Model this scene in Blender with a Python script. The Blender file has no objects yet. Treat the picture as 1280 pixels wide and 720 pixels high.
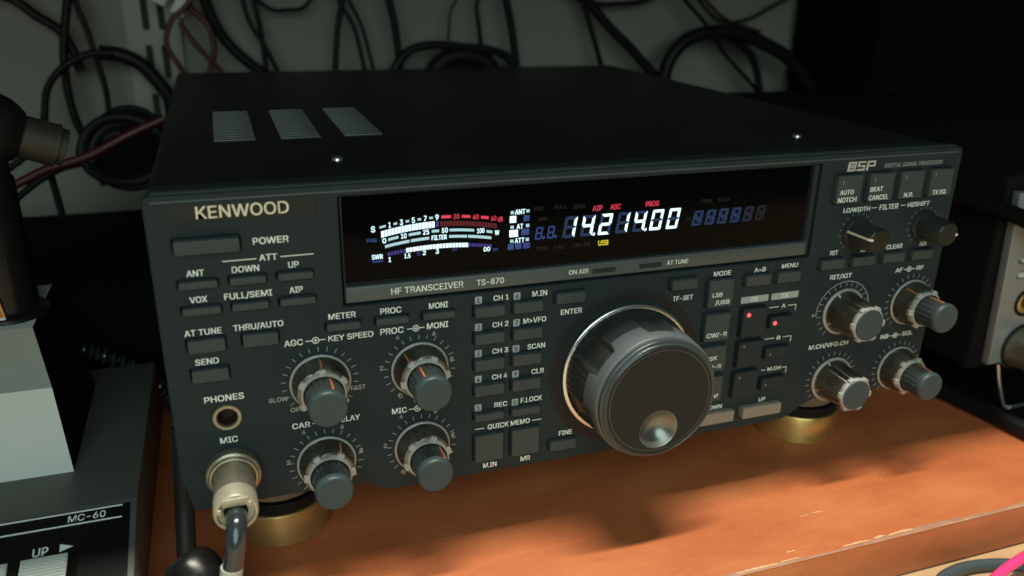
import bpy, bmesh, math, random
from mathutils import Vector, Matrix
random.seed(7)
S = 0.001                     # everything below is written in millimetres
COL = bpy.context.scene.collection
PI = math.pi

# ------------------------------------------------------------------ materials
def mat(name, col, rough=0.5, metal=0.0, spec=0.5, coat=0.0, coatr=0.2, noise=None, bump=None, emit=None, rvar=None, dust=None):
    m = bpy.data.materials.new(name); m.use_nodes = True
    nt = m.node_tree; N = nt.nodes; L = nt.links
    b = N['Principled BSDF']
    b.inputs['Base Color'].default_value = (*col, 1)
    b.inputs['Roughness'].default_value = rough
    b.inputs['Metallic'].default_value = metal
    b.inputs['Specular IOR Level'].default_value = spec
    b.inputs['Coat Weight'].default_value = coat
    b.inputs['Coat Roughness'].default_value = coatr
    if emit:
        b.inputs['Emission Color'].default_value = (*emit[0], 1)
        b.inputs['Emission Strength'].default_value = emit[1]
    tc = N.new('ShaderNodeTexCoord')
    def nz(scale, detail=4, rgh=0.6):
        n = N.new('ShaderNodeTexNoise'); n.inputs['Scale'].default_value = scale
        n.inputs['Detail'].default_value = detail; n.inputs['Roughness'].default_value = rgh
        L.new(tc.outputs['Object'], n.inputs['Vector']); return n
    last = None
    if noise:                                  # (scale, other colour, amount)
        n = nz(noise[0]); r = N.new('ShaderNodeValToRGB')
        r.color_ramp.elements[0].position = 0.35; r.color_ramp.elements[1].position = 0.68
        r.color_ramp.elements[0].color = (*col, 1); r.color_ramp.elements[1].color = (*noise[1], 1)
        L.new(n.outputs['Fac'], r.inputs['Fac']); last = r.outputs['Color']
    if dust:                                   # (scale, colour, threshold)
        n = nz(dust[0], 2, 0.5); r = N.new('ShaderNodeValToRGB')
        r.color_ramp.elements[0].position = dust[2]; r.color_ramp.elements[1].position = min(1, dust[2] + 0.04)
        r.color_ramp.elements[0].color = (0, 0, 0, 1); r.color_ramp.elements[1].color = (1, 1, 1, 1)
        L.new(n.outputs['Fac'], r.inputs['Fac'])
        mx = N.new('ShaderNodeMix'); mx.data_type = 'RGBA'
        L.new(r.outputs['Color'], mx.inputs[0])
        if last: L.new(last, mx.inputs[6])
        else: mx.inputs[6].default_value = (*col, 1)
        mx.inputs[7].default_value = (*dust[1], 1); last = mx.outputs[2]
    if last: L.new(last, b.inputs['Base Color'])
    if rvar:
        n = nz(rvar[0], 5); mr = N.new('ShaderNodeMapRange')
        mr.inputs['To Min'].default_value = max(0.03, rough - rvar[1]); mr.inputs['To Max'].default_value = rough + rvar[1]
        mr.inputs['From Min'].default_value = 0.3; mr.inputs['From Max'].default_value = 0.7
        L.new(n.outputs['Fac'], mr.inputs['Value']); L.new(mr.outputs['Result'], b.inputs['Roughness'])
    if bump:                                   # (scale, strength, distance mm)
        n = nz(bump[0], 3); bp = N.new('ShaderNodeBump')
        bp.inputs['Strength'].default_value = bump[1]; bp.inputs['Distance'].default_value = bump[2] * S
        L.new(n.outputs['Fac'], bp.inputs['Height']); L.new(bp.outputs['Normal'], b.inputs['Normal'])
    return m

M = {}
M['panel'] = mat('panel plastic', (.022, .033, .036), .6, spec=.14, noise=(60, (.025, .037, .040)), bump=(2600, .25, .08), dust=(900, (.07, .085, .085), .74))
M['bezel'] = mat('bezel plastic', (.070, .092, .092), .42, bump=(2600, .2, .06))
M['well'] = mat('dark well', (.006, .007, .007), .7)
M['key'] = mat('key plastic', (.052, .068, .068), .5, spec=.2, bump=(2200, .25, .06), noise=(120, (.058, .074, .073)))
M['paddle'] = mat('warm grey paddle', (.24, .22, .175), .5, bump=(2200, .2, .05))
M['print'] = mat('white silk print', (.82, .90, .86), .6)
M['faint'] = mat('grey silk print', (.38, .42, .41), .6)
M['plate'] = mat('grey printed plate', (.36, .41, .41), .55)
M['darkprint'] = mat('dark print', (.03, .035, .035), .6)
M['gold'] = mat('pale gold lettering', (.84, .82, .62), .32, metal=.25)
M['badge'] = mat('badge plate', (.030, .034, .030), .4, spec=.15)
M['silver'] = mat('silver lettering', (.75, .78, .78), .3, metal=.5)
M['cover'] = mat('black painted steel cover', (.008, .010, .0095), .5, bump=(1500, .3, .1), noise=(18, (.011, .0125, .011)), dust=(700, (.06, .07, .06), .745))
M['vent'] = mat('vent slats', (.075, .09, .083), .5, metal=.2)
M['screw'] = mat('bright screw', (.75, .72, .62), .3, metal=.9)
M['knobbody'] = mat('dark metallic knob skirt', (.20, .19, .155), .3, metal=.7, rvar=(120, .1), noise=(85, (.07, .068, .055)))
M['knobdark'] = mat('dark knob plastic', (.034, .044, .044), .36, noise=(70, (.045, .055, .055)), bump=(1400, .15, .06))
M['ring'] = mat('pale grey plastic ring', (.36, .38, .35), .4, noise=(160, (.34, .33, .30)))
M['chrome'] = mat('polished ring', (.78, .78, .74), .22, metal=.9)
M['cap'] = mat('blue grey cap', (.036, .058, .064), .4, spec=.3, bump=(1800, .15, .05), dust=(500, (.12, .15, .16), .75))
M['orange'] = mat('orange pointer paint', (.62, .20, .07), .5)
M['cream'] = mat('cream pointer paint', (.78, .74, .58), .5)
M['dial'] = mat('tuning dial rubber', (.020, .023, .022), .38, bump=(1500, .15, .06), rvar=(50, .1), noise=(40, (.036, .039, .036)))
M['dialface'] = mat('tuning dial face', (.014, .017, .016), .38, spec=.2, bump=(2500, .25, .05), rvar=(35, .06), dust=(650, (.06, .065, .06), .75))
M['collar'] = mat('dial collar', (.085, .10, .105), .4, rvar=(60, .06))
M['dialrim'] = mat('tuning dial rim', (.055, .066, .067), .24, metal=.3, rvar=(60, .06))
M['dimple'] = mat('polished finger dimple', (.22, .23, .21), .3, metal=.75)
M['plug'] = mat('dull nickel plug', (.40, .385, .29), .36, metal=.75, noise=(140, (.30, .29, .21)), bump=(900, .1, .08))
M['plugpale'] = mat('pale cast plug end', (.50, .485, .375), .45, metal=.5, noise=(160, (.38, .36, .27)), bump=(700, .15, .1))
M['hole'] = mat('jack bore', (.035, .018, .012), .5)
M['brass'] = mat('brushed brass', (.78, .54, .18), .33, metal=.8, noise=(70, (.45, .30, .10)), rvar=(120, .1))
M['brassold'] = mat('tarnished brass', (.52, .33, .12), .42, metal=.65, noise=(60, (.38, .23, .08)), rvar=(120, .1), dust=(220, (.10, .06, .03), .70))
M['rubber'] = mat('black rubber', (.008, .008, .008), .55, spec=.25, bump=(800, .15, .1))
M['cable'] = mat('black cable', (.008, .008, .009), .5, spec=.25, rvar=(60, .08))
M['cordgloss'] = mat('glossy dark cord', (.022, .030, .035), .18, coat=.5, coatr=.12)
M['tape'] = mat('pale cable sleeve', (.42, .44, .39), .4)
M['redcable'] = mat('dark red cable', (.065, .008, .010), .45)
M['pink'] = mat('hot pink cable', (.85, .05, .22), .4)
M['greycable'] = mat('blue grey cable', (.05, .075, .085), .4)
M['pad'] = mat('peach felt pad', (.98, .55, .30), .8)
M['micbase'] = mat('microphone base paint', (.105, .11, .095), .42, bump=(1400, .3, .08), rvar=(30, .06))
M['micpanel'] = mat('microphone black panel', (.006, .007, .007), .35)
M['micblock'] = mat('microphone silver switch block', (.56, .60, .56), .5, metal=.05, noise=(20, (.52, .56, .52)))
M['micshade'] = mat('microphone block upper shade', (.20, .225, .20), .45, metal=.2, noise=(20, (.18, .20, .18)))  # darker copy of the block paint: the upper face's weaker light put in
M['bronze'] = mat('bronze collar', (.045, .041, .030), .5, metal=.4)
M['gloss'] = mat('black gloss tube', (.008, .008, .008), .28, spec=.35, rvar=(90, .12), bump=(300, .2, .3))
M['amber'] = mat('amber reflection', (.60, .28, .06), .4)
M['rfront'] = mat('silver grey front', (.27, .30, .30), .42, metal=.3, rvar=(40, .06), bump=(1600, .2, .06))
M['rbody'] = mat('black radio body', (.005, .005, .005), .8, spec=.15)
M['tan'] = mat('light wood table', (.55, .38, .20), .5, noise=(30, (.48, .32, .17)))
M['wallpaint'] = mat('wall paint', (.27, .272, .222), .75, noise=(6, (.24, .243, .197)), bump=(250, .2, .4))
M['rail'] = mat('cream shelf rail', (.34, .35, .28), .5, noise=(30, (.29, .30, .245)))
M['slot'] = mat('rail slot', (.03, .03, .025), .8)
M['white'] = mat('off white connector', (.62, .64, .56), .5)
M['niche'] = mat('shelf board above', (.02, .018, .016), .7)
M['case'] = mat('matt black', (.004, .004, .004), .9, spec=.1)
M['steel'] = mat('bail steel', (.6, .6, .58), .25, metal=.95)

def emat(name, col, st):
    m = bpy.data.materials.new(name); m.use_nodes = True
    b = m.node_tree.nodes['Principled BSDF']
    b.inputs['Base Color'].default_value = (.01, .01, .01, 1); b.inputs['Roughness'].default_value = .5
    b.inputs['Emission Color'].default_value = (*col, 1); b.inputs['Emission Strength'].default_value = st
    return m
M['e_white'] = emat('lit white segment', (.74, .97, 1.0), 1.7)
M['e_bar'] = emat('lit scale bar', (.50, .76, .78), .95)
M['e_red'] = emat('lit red segment', (1.0, .06, .11), .85)
M['e_darkred'] = emat('faint red segment', (.22, .008, .02), .55)
M['e_blue'] = emat('faint blue segment', (.035, .10, .36), .62)
M['e_violet'] = emat('faint violet segment', (.07, .05, .34), .62)
M['e_blue1'] = emat('dim blue segment', (.02, .085, .27), .32)
M['e_blue2'] = emat('dimmer blue segment', (.02, .06, .24), .14)
M['e_blue3'] = emat('dimmest blue segment', (.02, .05, .22), .04)
M['e_trace'] = emat('trace of an unlit legend', (.05, .022, .012), .28)
M['e_yellow'] = emat('lit yellow legend', (1.0, .80, .03), .95)
M['e_led'] = emat('lit red lamp', (1.0, .10, .12), 1.6)
M['led_off'] = mat('unlit lamp', (.16, .19, .18), .3)
M['vfd'] = mat('display backplate', (.0015, .0015, .0015), .9, spec=.03)

def glass_mat():
    m = bpy.data.materials.new('smoked display glass'); m.use_nodes = True
    nt = m.node_tree; N = nt.nodes; L = nt.links
    for n in list(N): N.remove(n)
    o = N.new('ShaderNodeOutputMaterial'); mx = N.new('ShaderNodeMixShader')
    t = N.new('ShaderNodeBsdfTransparent'); t.inputs[0].default_value = (.93, .95, .97, 1)
    g = N.new('ShaderNodeBsdfGlossy'); g.inputs['Roughness'].default_value = .09
    f = N.new('ShaderNodeFresnel'); f.inputs['IOR'].default_value = 1.13
    L.new(f.outputs[0], mx.inputs[0]); L.new(t.outputs[0], mx.inputs[1]); L.new(g.outputs[0], mx.inputs[2])
    L.new(mx.outputs[0], o.inputs[0]); return m
M['glass'] = glass_mat()

def wood_mat():
    m = bpy.data.materials.new('stained riser wood'); m.use_nodes = True
    nt = m.node_tree; N = nt.nodes; L = nt.links; b = N['Principled BSDF']
    tc = N.new('ShaderNodeTexCoord')
    def mapped(sx, sy, sz):
        mp = N.new('ShaderNodeMapping'); mp.inputs['Scale'].default_value = (sx, sy, sz)
        L.new(tc.outputs['Object'], mp.inputs['Vector']); return mp
    def noise(mp, sc, det, r=.6):
        n = N.new('ShaderNodeTexNoise'); n.inputs['Scale'].default_value = sc
        n.inputs['Detail'].default_value = det; n.inputs['Roughness'].default_value = r
        L.new(mp.outputs[0], n.inputs['Vector']); return n
    def ramp(src, stops):
        r = N.new('ShaderNodeValToRGB'); e = r.color_ramp.elements
        e[0].position, e[0].color = stops[0][0], (*stops[0][1], 1)
        e[1].position, e[1].color = stops[-1][0], (*stops[-1][1], 1)
        for p, c in stops[1:-1]:
            k = e.new(p); k.color = (*c, 1)
        L.new(src, r.inputs['Fac']); return r
    def mix(a, bb, fac, mode='MIX', f=1.0):
        x = N.new('ShaderNodeMix'); x.data_type = 'RGBA'; x.blend_type = mode
        if fac is not None: L.new(fac, x.inputs[0])
        else: x.inputs[0].default_value = f
        L.new(a, x.inputs[6])
        if isinstance(bb, tuple): x.inputs[7].default_value = (*bb, 1)
        else: L.new(bb, x.inputs[7])
        return x.outputs[2]
    n1 = noise(mapped(1, 2.2, 2.2), 13, 6, .65)                       # broad cloudy stain
    c = ramp(n1.outputs['Fac'], [(.30, (.40, .106, .037)), (.5, (.49, .143, .049)), (.70, (.56, .19, .066))]).outputs[0]
    n2 = noise(mapped(4, 60, 60), 8, 5, .7)                 # fine grain along X
    g = ramp(n2.outputs['Fac'], [(.3, (.78, .72, .70)), (.7, (1.08, 1.08, 1.08))]).outputs[0]
    c = mix(c, g, None, 'MULTIPLY', .3)
    n3 = noise(mapped(1, 1, 1), 1500, 2, .5)                # pores
    g = ramp(n3.outputs['Fac'], [(.33, (.80, .74, .70)), (.5, (1, 1, 1))]).outputs[0]
    c = mix(c, g, None, 'MULTIPLY', .6)
    n4 = noise(mapped(1, 1.6, 1), 330, 3, .7)               # pale rubs and pinpricks
    k = ramp(n4.outputs['Fac'], [(.745, (0, 0, 0)), (.775, (1, 1, 1))]).outputs[0]
    c = mix(c, (.72, .42, .22), k)
    L.new(c, b.inputs['Base Color'])
    mr = N.new('ShaderNodeMapRange'); mr.inputs['To Min'].default_value = .36; mr.inputs['To Max'].default_value = .5
    L.new(n1.outputs['Fac'], mr.inputs['Value']); L.new(mr.outputs[0], b.inputs['Roughness'])
    bp = N.new('ShaderNodeBump'); bp.inputs['Strength'].default_value = .15; bp.inputs['Distance'].default_value = .0002
    L.new(n3.outputs['Fac'], bp.inputs['Height']); L.new(bp.outputs[0], b.inputs['Normal'])
    return m
M['wood'] = wood_mat()
M['rawwood'] = mat('worn bare wood', (.74, .46, .25), .6, noise=(200, (.66, .36, .18)))
M['edgewood'] = mat('scuffed edge stain', (.34, .15, .09), .5, noise=(90, (.42, .22, .14)))

# ------------------------------------------------------------------ helpers
def link(o, parent=None):
    COL.objects.link(o)
    if parent: o.parent = parent
    return o
def obj(name, bm, m, parent=None, smooth=True, angle=35):
    me = bpy.data.meshes.new(name); bm.to_mesh(me); bm.free()
    return mobj(name, me, m, parent, smooth, angle)
def mobj(name, me, m, parent=None, smooth=True, angle=35):
    idx = [p.material_index for p in me.polygons]
    me.materials.clear()
    for k in (m if isinstance(m, (list, tuple)) else [m]): me.materials.append(M[k] if isinstance(k, str) else k)
    if isinstance(m, (list, tuple)):
        for p, i in zip(me.polygons, idx): p.material_index = i
    if smooth:
        for p in me.polygons: p.use_smooth = True
        bm = bmesh.new(); bm.from_mesh(me)
        for e in bm.edges:
            if len(e.link_faces) == 2 and e.calc_face_angle(0) > math.radians(angle): e.smooth = False
        bm.to_mesh(me); bm.free()
    return link(bpy.data.objects.new(name, me), parent)
def thing(name, label, cat, loc=(0, 0, 0), group=None):
    o = bpy.data.objects.new(name, None); o.empty_display_size = .01
    o.location = Vector(loc) * S
    COL.objects.link(o); return tag(o, label, cat, group)
def tag(o, label, cat, group=None, kind=None):
    if label: o['label'] = label
    if cat: o['category'] = cat
    if group: o['group'] = group
    if kind: o['kind'] = kind
    return o
def box(bm, x0, x1, y0, y1, z0, z1, bev=0, seg=2, mi=0):
    r = bmesh.ops.create_cube(bm, size=1)
    vs = r['verts']
    for v in vs:
        v.co = Vector(((x0 + x1) / 2 + v.co.x * (x1 - x0), (y0 + y1) / 2 + v.co.y * (y1 - y0), (z0 + z1) / 2 + v.co.z * (z1 - z0))) * S
    fs = list({f for v in vs for f in v.link_faces})
    for f in fs: f.material_index = mi
    if bev:
        es = list({e for v in vs for e in v.link_edges})
        bmesh.ops.bevel(bm, geom=es, offset=bev * S, segments=seg, affect='EDGES', profile=.5)
def lathe(bm, prof, cx, cz, seg=48, axis='y', cy=0, rmod=None, close=True):
    """prof: list of (radius, along). axis y: along = Y. axis z: along = Z round (cx, cy)."""
    rings = []
    for r, a in prof:
        ring = []
        if r <= 1e-6:
            co = (cx, a, cz) if axis == 'y' else (cx, cy, a)
            ring = [bm.verts.new(Vector(co) * S)]
        else:
            for i in range(seg):
                t = 2 * PI * i / seg
                rr = rmod(r, a, t) if rmod else r
                co = (cx + rr * math.sin(t), a, cz + rr * math.cos(t)) if axis == 'y' else (cx + rr * math.cos(t), cy + rr * math.sin(t), a)
                ring.append(bm.verts.new(Vector(co) * S))
        rings.append(ring)
    for a, b in zip(rings, rings[1:]):
        if len(a) == 1 and len(b) == 1: continue
        for i in range(seg):
            j = (i + 1) % seg
            if len(a) == 1: bm.faces.new((a[0], b[i], b[j]))
            elif len(b) == 1: bm.faces.new((a[i], b[0], a[j]))
            else: bm.faces.new((a[i], b[i], b[j], a[j]))
    bmesh.ops.recalc_face_normals(bm, faces=bm.faces[:])
def smoothpath(pts, n=8):
    P = [Vector(p) for p in pts]; P = [P[0] * 2 - P[1]] + P + [P[-1] * 2 - P[-2]]
    out = []
    for i in range(1, len(P) - 2):
        for k in range(n):
            t = k / n; a, b, c, d = P[i - 1:i + 3]
            out.append(.5 * (2 * b + (c - a) * t + (2 * a - 5 * b + 4 * c - d) * t * t + (3 * b - 3 * c + d - a) * t ** 3))
    out.append(P[-2]); return out
def tube(bm, pts, r, seg=12, n=8, smooth=True):
    P = smoothpath(pts, n) if smooth else [Vector(p) for p in pts]
    up = None; rings = []
    for i, p in enumerate(P):
        t = (P[min(i + 1, len(P) - 1)] - P[max(i - 1, 0)]).normalized()
        if up is None: up = t.orthogonal().normalized()
        up = (up - t * up.dot(t)).normalized(); s = t.cross(up)
        rr = r(i / (len(P) - 1)) if callable(r) else r
        rings.append([bm.verts.new((p + (up * math.cos(2 * PI * k / seg) + s * math.sin(2 * PI * k / seg)) * rr) * S) for k in range(seg)])
    for a, b in zip(rings, rings[1:]):
        for k in range(seg): bm.faces.new((a[k], a[(k + 1) % seg], b[(k + 1) % seg], b[k]))
    bm.faces.new(rings[0][::-1]); bm.faces.new(rings[-1])
    bmesh.ops.recalc_face_normals(bm, faces=bm.faces[:])
def rrect(x0, x1, z0, z1, r, n=4):
    if r <= 0: return [(x0, z0), (x1, z0), (x1, z1), (x0, z1)]
    out = []
    for cx, cz, a0 in ((x1 - r, z0 + r, -90), (x1 - r, z1 - r, 0), (x0 + r, z1 - r, 90), (x0 + r, z0 + r, 180)):
        for k in range(n + 1):
            a = math.radians(a0 + 90 * k / n); out.append((cx + r * math.cos(a), cz + r * math.sin(a)))
    return out
def disc(cx, cz, r, n=40): return [(cx + r * math.cos(2 * PI * k / n), cz + r * math.sin(2 * PI * k / n)) for k in range(n)]
def plate_mesh(outer, holes, y0, y1, bev=0, bres=2):
    """flat plate in the XZ plane between y0 (front) and y1, with holes, through a 2D curve"""
    cu = bpy.data.curves.new('c', 'CURVE'); cu.dimensions = '2D'; cu.fill_mode = 'BOTH'
    for loop in [outer] + list(holes):
        sp = cu.splines.new('POLY'); sp.points.add(len(loop) - 1); sp.use_cyclic_u = True
        for p, (x, z) in zip(sp.points, loop): p.co = (x, z, 0, 1)
    t = (y1 - y0) / 2
    cu.extrude = max(t - bev, 0); cu.bevel_depth = bev; cu.bevel_resolution = bres; cu.offset = -bev
    o = bpy.data.objects.new('c', cu); COL.objects.link(o)
    dg = bpy.context.evaluated_depsgraph_get(); dg.update()
    me = bpy.data.meshes.new_from_object(o.evaluated_get(dg))
    bpy.data.objects.remove(o); bpy.data.curves.remove(cu)
    ym = (y0 + y1) / 2
    me.transform(Matrix(((S, 0, 0, 0), (0, 0, -S, ym * S), (0, S, 0, 0), (0, 0, 0, 1))))
    return me
def poly(bm, pts, y, mi=0, t=0.03):
    """thin printed or lit patch in the XZ plane, its face at y, t thick"""
    a = sum(pts[i][0] * pts[(i + 1) % len(pts)][1] - pts[(i + 1) % len(pts)][0] * pts[i][1] for i in range(len(pts)))
    if a < 0: pts = pts[::-1]
    f = [bm.verts.new(Vector((x, y, z)) * S) for x, z in pts]
    g = [bm.verts.new(Vector((x, y + t, z)) * S) for x, z in pts]
    bm.faces.new(f).material_index = mi
    for i in range(len(f)):
        j = (i + 1) % len(f); bm.faces.new((f[j], f[i], g[i], g[j])).material_index = mi
def rect(bm, x0, x1, z0, z1, y, mi=0, r=0, t=.03): poly(bm, rrect(x0, x1, z0, z1, r, 3), y, mi, t)
def line(bm, x0, z0, x1, z1, w, y, mi=0):
    d = Vector((x1 - x0, z1 - z0)).normalized() * w / 2; n = (-d.y, d.x)
    poly(bm, [(x0 + n[0], z0 + n[1]), (x0 - n[0], z0 - n[1]), (x1 - n[0], z1 - n[1]), (x1 + n[0], z1 + n[1])], y, mi)
import os
FONT = None
try:                                            # a plain grotesque that ships inside Blender, else its built-in face
    _f = os.path.join(bpy.utils.resource_path('LOCAL'), 'datafiles', 'fonts', 'Inter.woff2')
    if os.path.exists(_f): FONT = bpy.data.fonts.load(_f)
except Exception: FONT = None
_tc = {}
def text_mesh(s, shear=0.0):
    key = (s, shear)
    if key in _tc: return _tc[key]
    cu = bpy.data.curves.new('t', 'FONT'); cu.body = s; cu.size = 1; cu.extrude = .01; cu.shear = shear
    cu.resolution_u = 4
    if FONT: cu.font = FONT
    o = bpy.data.objects.new('t', cu); COL.objects.link(o)
    dg = bpy.context.evaluated_depsgraph_get(); dg.update()
    me = bpy.data.meshes.new_from_object(o.evaluated_get(dg)); bpy.data.objects.remove(o); bpy.data.curves.remove(cu)
    vs = [v.co.copy() for v in me.vertices]; fs = [tuple(p.vertices) for p in me.polygons]
    bpy.data.meshes.remove(me); _tc[key] = (vs, fs); return _tc[key]
def text(bm, s, x0, x1, z, h, y=-.03, mi=0, bold=.018, shear=0.0, xf=None, depth=.04):
    """lettering whose ink spans x0..x1 with its baseline at z and capitals h high; struck a few times, hair's breadths apart, for a bold cut"""
    vs, fs = text_mesh(s, shear)
    a = min(v.x for v in vs); b = max(v.x for v in vs); cap = max(v.y for v in text_mesh('H')[0])
    d = bold * h * 1.35
    kx = (x1 - x0 - 2 * d) / (b - a); kz = (h - d) / cap
    for n, (ox, oz) in enumerate(((-1, -.5), (1, -.5), (-1, .5), (1, .5), (0, 0))):
        nv = []
        for v in vs:
            back = v.z < 0
            co = Vector((x0 + d + ox * d + (v.x - a) * kx, y - n * .006 + (depth if back else 0), z + d * .5 + oz * d + v.y * kz))
            nv.append(bm.verts.new(xf(co) * S if xf else co * S))
        for f in fs:
            if depth < .1 and all(vs[i].z < 0 for i in f): continue
            try: bm.faces.new([nv[i] for i in f]).material_index = mi
            except ValueError: pass

# ------------------------------------------------------------------ world, light, camera
sc = bpy.context.scene
w = bpy.data.worlds.new('World'); sc.world = w; w.use_nodes = True
w.node_tree.nodes['Background'].inputs[0].default_value = (.78, 1.0, .96, 1)
w.node_tree.nodes['Background'].inputs[1].default_value = .03
def area(name, loc, target, size, power, col, size_y=None):
    l = bpy.data.lights.new(name, 'AREA'); l.shape = 'DISK'; l.size = size
    if size_y: l.shape = 'RECTANGLE'; l.size_y = size_y
    l.energy = power; l.color = col
    o = bpy.data.objects.new(name, l); COL.objects.link(o); o.location = Vector(loc) * S
    o.rotation_euler = (Vector(target) * S - o.location).to_track_quat('-Z', 'Y').to_euler(); return o
tube_lamp = area('ceiling_tube_lamp', (120, -222, 1500), (120, -60, -32), .75, 35, (1.0, .94, .80), .075)
tube_lamp.rotation_euler = (math.radians(-6.0), 0, 0)
area('room_fill', (-150, -1300, 690), (160, 60, 60), 1.2, 11.0, (.80, 1.0, .95))  # added soft fill standing for the room's ambient light, no known lamp

cd = bpy.data.cameras.new('camera'); cam = bpy.data.objects.new('camera', cd); COL.objects.link(cam)
cd.sensor_width = 36; cd.lens = 29.065; cd.clip_start = .01; cd.clip_end = 50
R = ((0.9444623, 0.1013066, -0.3126146), (-0.3281733, 0.3403282, -0.8811805), (0.0171222, 0.9348335, 0.3546733))
cam.matrix_world = Matrix.Translation(Vector((25.966, -272.859, 188.634)) * S) @ Matrix(R).to_4x4()
cd.dof.use_dof = True; cd.dof.focus_distance = .325; cd.dof.aperture_fstop = 9
sc.camera = cam
sc.view_settings.view_transform = 'Standard'; sc.view_settings.look = 'None'
sc.view_settings.exposure = 0; sc.view_settings.gamma = 1
try: sc.cycles.use_denoising = True
except Exception: pass

# ------------------------------------------------------------------ setting
ZD = -32.0                                     # top of the riser board
bm = bmesh.new(); box(bm, -900, 1500, 420, 440, -400, 900); wall = obj('wall', bm, 'wallpaint'); tag(wall, None, None, kind='structure')

riser = thing('riser_shelf', 'reddish brown stained wooden board under the big black radio, worn along its front edge', 'shelf board', (165, 150, ZD))
inv = Matrix.Translation(Vector((165, 150, ZD)) * -S)
def under(o, par, loc):
    """keep world placement of a mesh built in world millimetres under an Empty standing at loc"""
    o.data.transform(Matrix.Translation(Vector(loc) * -S)); return o
bm = bmesh.new(); box(bm, -420, 900, -53.0, 415, ZD - 21.8, ZD, .9, 2)
under(obj('board', bm, 'wood', riser), riser, (165, 150, ZD))
# the worn front arris: a narrow scuffed chamfer with bare chips
bm = bmesh.new()
random.seed(3)
xs = [-100 + i * 2.0 for i in range(330)]
prev = None
for i, x in enumerate(xs):
    wd = 1.7 + .7 * math.sin(x * .07) + random.uniform(-.15, .15) + (.8 if x > 290 else 0)
    a = bm.verts.new(Vector((x, -53.05, ZD + .02 - .35)) * S); b = bm.verts.new(Vector((x, -52.5, ZD + .03)) * S); c = bm.verts.new(Vector((x, -53 + wd, ZD + .03)) * S)
    if prev: bm.faces.new((prev[0], a, b, prev[1])); bm.faces.new((prev[1], b, c, prev[2]))
    prev = (a, b, c)
under(obj('scuffed_edge', bm, 'edgewood', riser), riser, (165, 150, ZD))
bm = bmesh.new()
def chip(x0, x1, y0, w, amp=.25, dy=0):
    n = max(4, int((x1 - x0) / 1.2)); up = []; lo = []
    for i in range(n + 1):
        t = i / n; x = x0 + (x1 - x0) * t; ww = w * math.sin(PI * min(1, max(.06, t))) ** .45 if 0 < t < 1 else .08
        yb = y0 + dy * t
        up.append(Vector((x, yb + ww + random.uniform(-amp, amp) * w, ZD + .07)) * S); lo.append(Vector((x, yb + random.uniform(0, amp) * w, ZD + .07)) * S)
    U = [bm.verts.new(v) for v in up]; D = [bm.verts.new(v) for v in lo]
    for i in range(n): bm.faces.new((D[i], D[i + 1], U[i + 1], U[i]))
for c in ((252, 268, -51.5, 1.0), (268.5, 276, -51.2, 1.3), (276.3, 291, -51.3, 1.3), (200, 222, -52.2, 1.2), (222, 232, -51.6, .6), (300, 330, -52.95, .35), (336, 362, -52.95, .3),
          (178, 196, -52.6, .9)): chip(*c)
chip(247, 262, -29.0, .5, .3, 1.4); chip(253, 263, -28.2, .3, .3, -.2); chip(228, 233, -47.5, .8, .5)
for k in range(26):
    x = random.choice((275, 300, 222, 318)) + random.gauss(0, 9); y = random.uniform(-40, -12); chip(x, x + random.uniform(.4, 1.6), y, random.uniform(.1, .3), .3, random.uniform(-.6, .6))
under(obj('bare_wood_chips', bm, 'rawwood', riser, smooth=False), riser, (165, 150, ZD))

bm = bmesh.new(); box(bm, -700, 1200, -500, 418, -74, -54.5)
tag(obj('desk', bm, 'tan'), 'pale wooden desk top below the reddish riser board', 'desk')

# the board above that keeps the radio's front in shade
bm = bmesh.new(); box(bm, -700, 1200, -50.5, 418, 300, 320)
tag(obj('upper_shelf', bm, 'niche'), 'dark shelf board over the whole niche, shading the radio below', 'shelf board')

# slotted rail on the wall
rail = thing('shelf_rail', 'cream slotted shelf rail fixed upright to the wall behind the cables', 'shelf rail', (-10, 418, 100))
holes = []
for k in range(-6, 12):
    for sx in (-20.5, -9.5): holes.append(rrect(sx, sx + 4.6, 146 - k * 35.0, 146 - k * 35.0 + 24, 1.5, 3))
me = plate_mesh([(-33, -30), (5, -30), (5, 290), (-33, 290)], [h for h in holes if h[0][1] > -20 and h[0][1] < 255], 412.5, 415, .5)
under(mobj('rail_face', me, 'rail', rail), rail, (-10, 418, 100))
bm = bmesh.new(); box(bm, -31, 3, 415.5, 419.5, -30, 290); under(obj('rail_back', bm, 'slot', rail), rail, (-10, 418, 100))

# ------------------------------------------------------------------ transceiver
H, W = 122.2, 330.0
TR = thing('radio_transceiver', 'large black desktop radio transceiver with lit blue white display and big tuning dial', 'radio', (0, 0, 0))
# --- front panel
outer = [(0, 9), (.4, 7), (1.6, 5.9), (3.6, 5.5), (58, 5.5), (62.5, 5.0), (67, 3.6), (70.5, 1.5), (73.5, .3), (77, 0), (251, 0), (255.5, .5), (260, 2.4), (265.5, 5.8), (269.5, 7.4), (274, 7.8),
         (326.5, 7.8), (328.4, 8.2), (329.6, 9.4), (330, 11)] + [(330 - 2.5 + 2.5 * math.cos(a * PI / 12), H - 2.5 + 2.5 * math.sin(a * PI / 12)) for a in range(0, 7)] + \
        [(2.5 + 2.5 * math.cos(a * PI / 12), H - 2.5 + 2.5 * math.sin(a * PI / 12)) for a in range(6, 13)]
KEYS = []     # (material, x0,x1,z0,z1, proud, letters)
def K(x0, x1, z0, z1, y=2.0, m='key', r=.5, letters=(), name='button', led=None, label=None): KEYS.append((x0, x1, z0, z1, y, m, r, letters, name, led, label))
K(7.7, 27.8, 102.9, 107.6, 3, name='power_button', label='wide flat power key')
K(23.5, 35.1, 90.9, 93.4); K(38.9, 50.5, 90.9, 93.4); K(7.7, 19.7, 90.9, 93.4)
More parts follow.
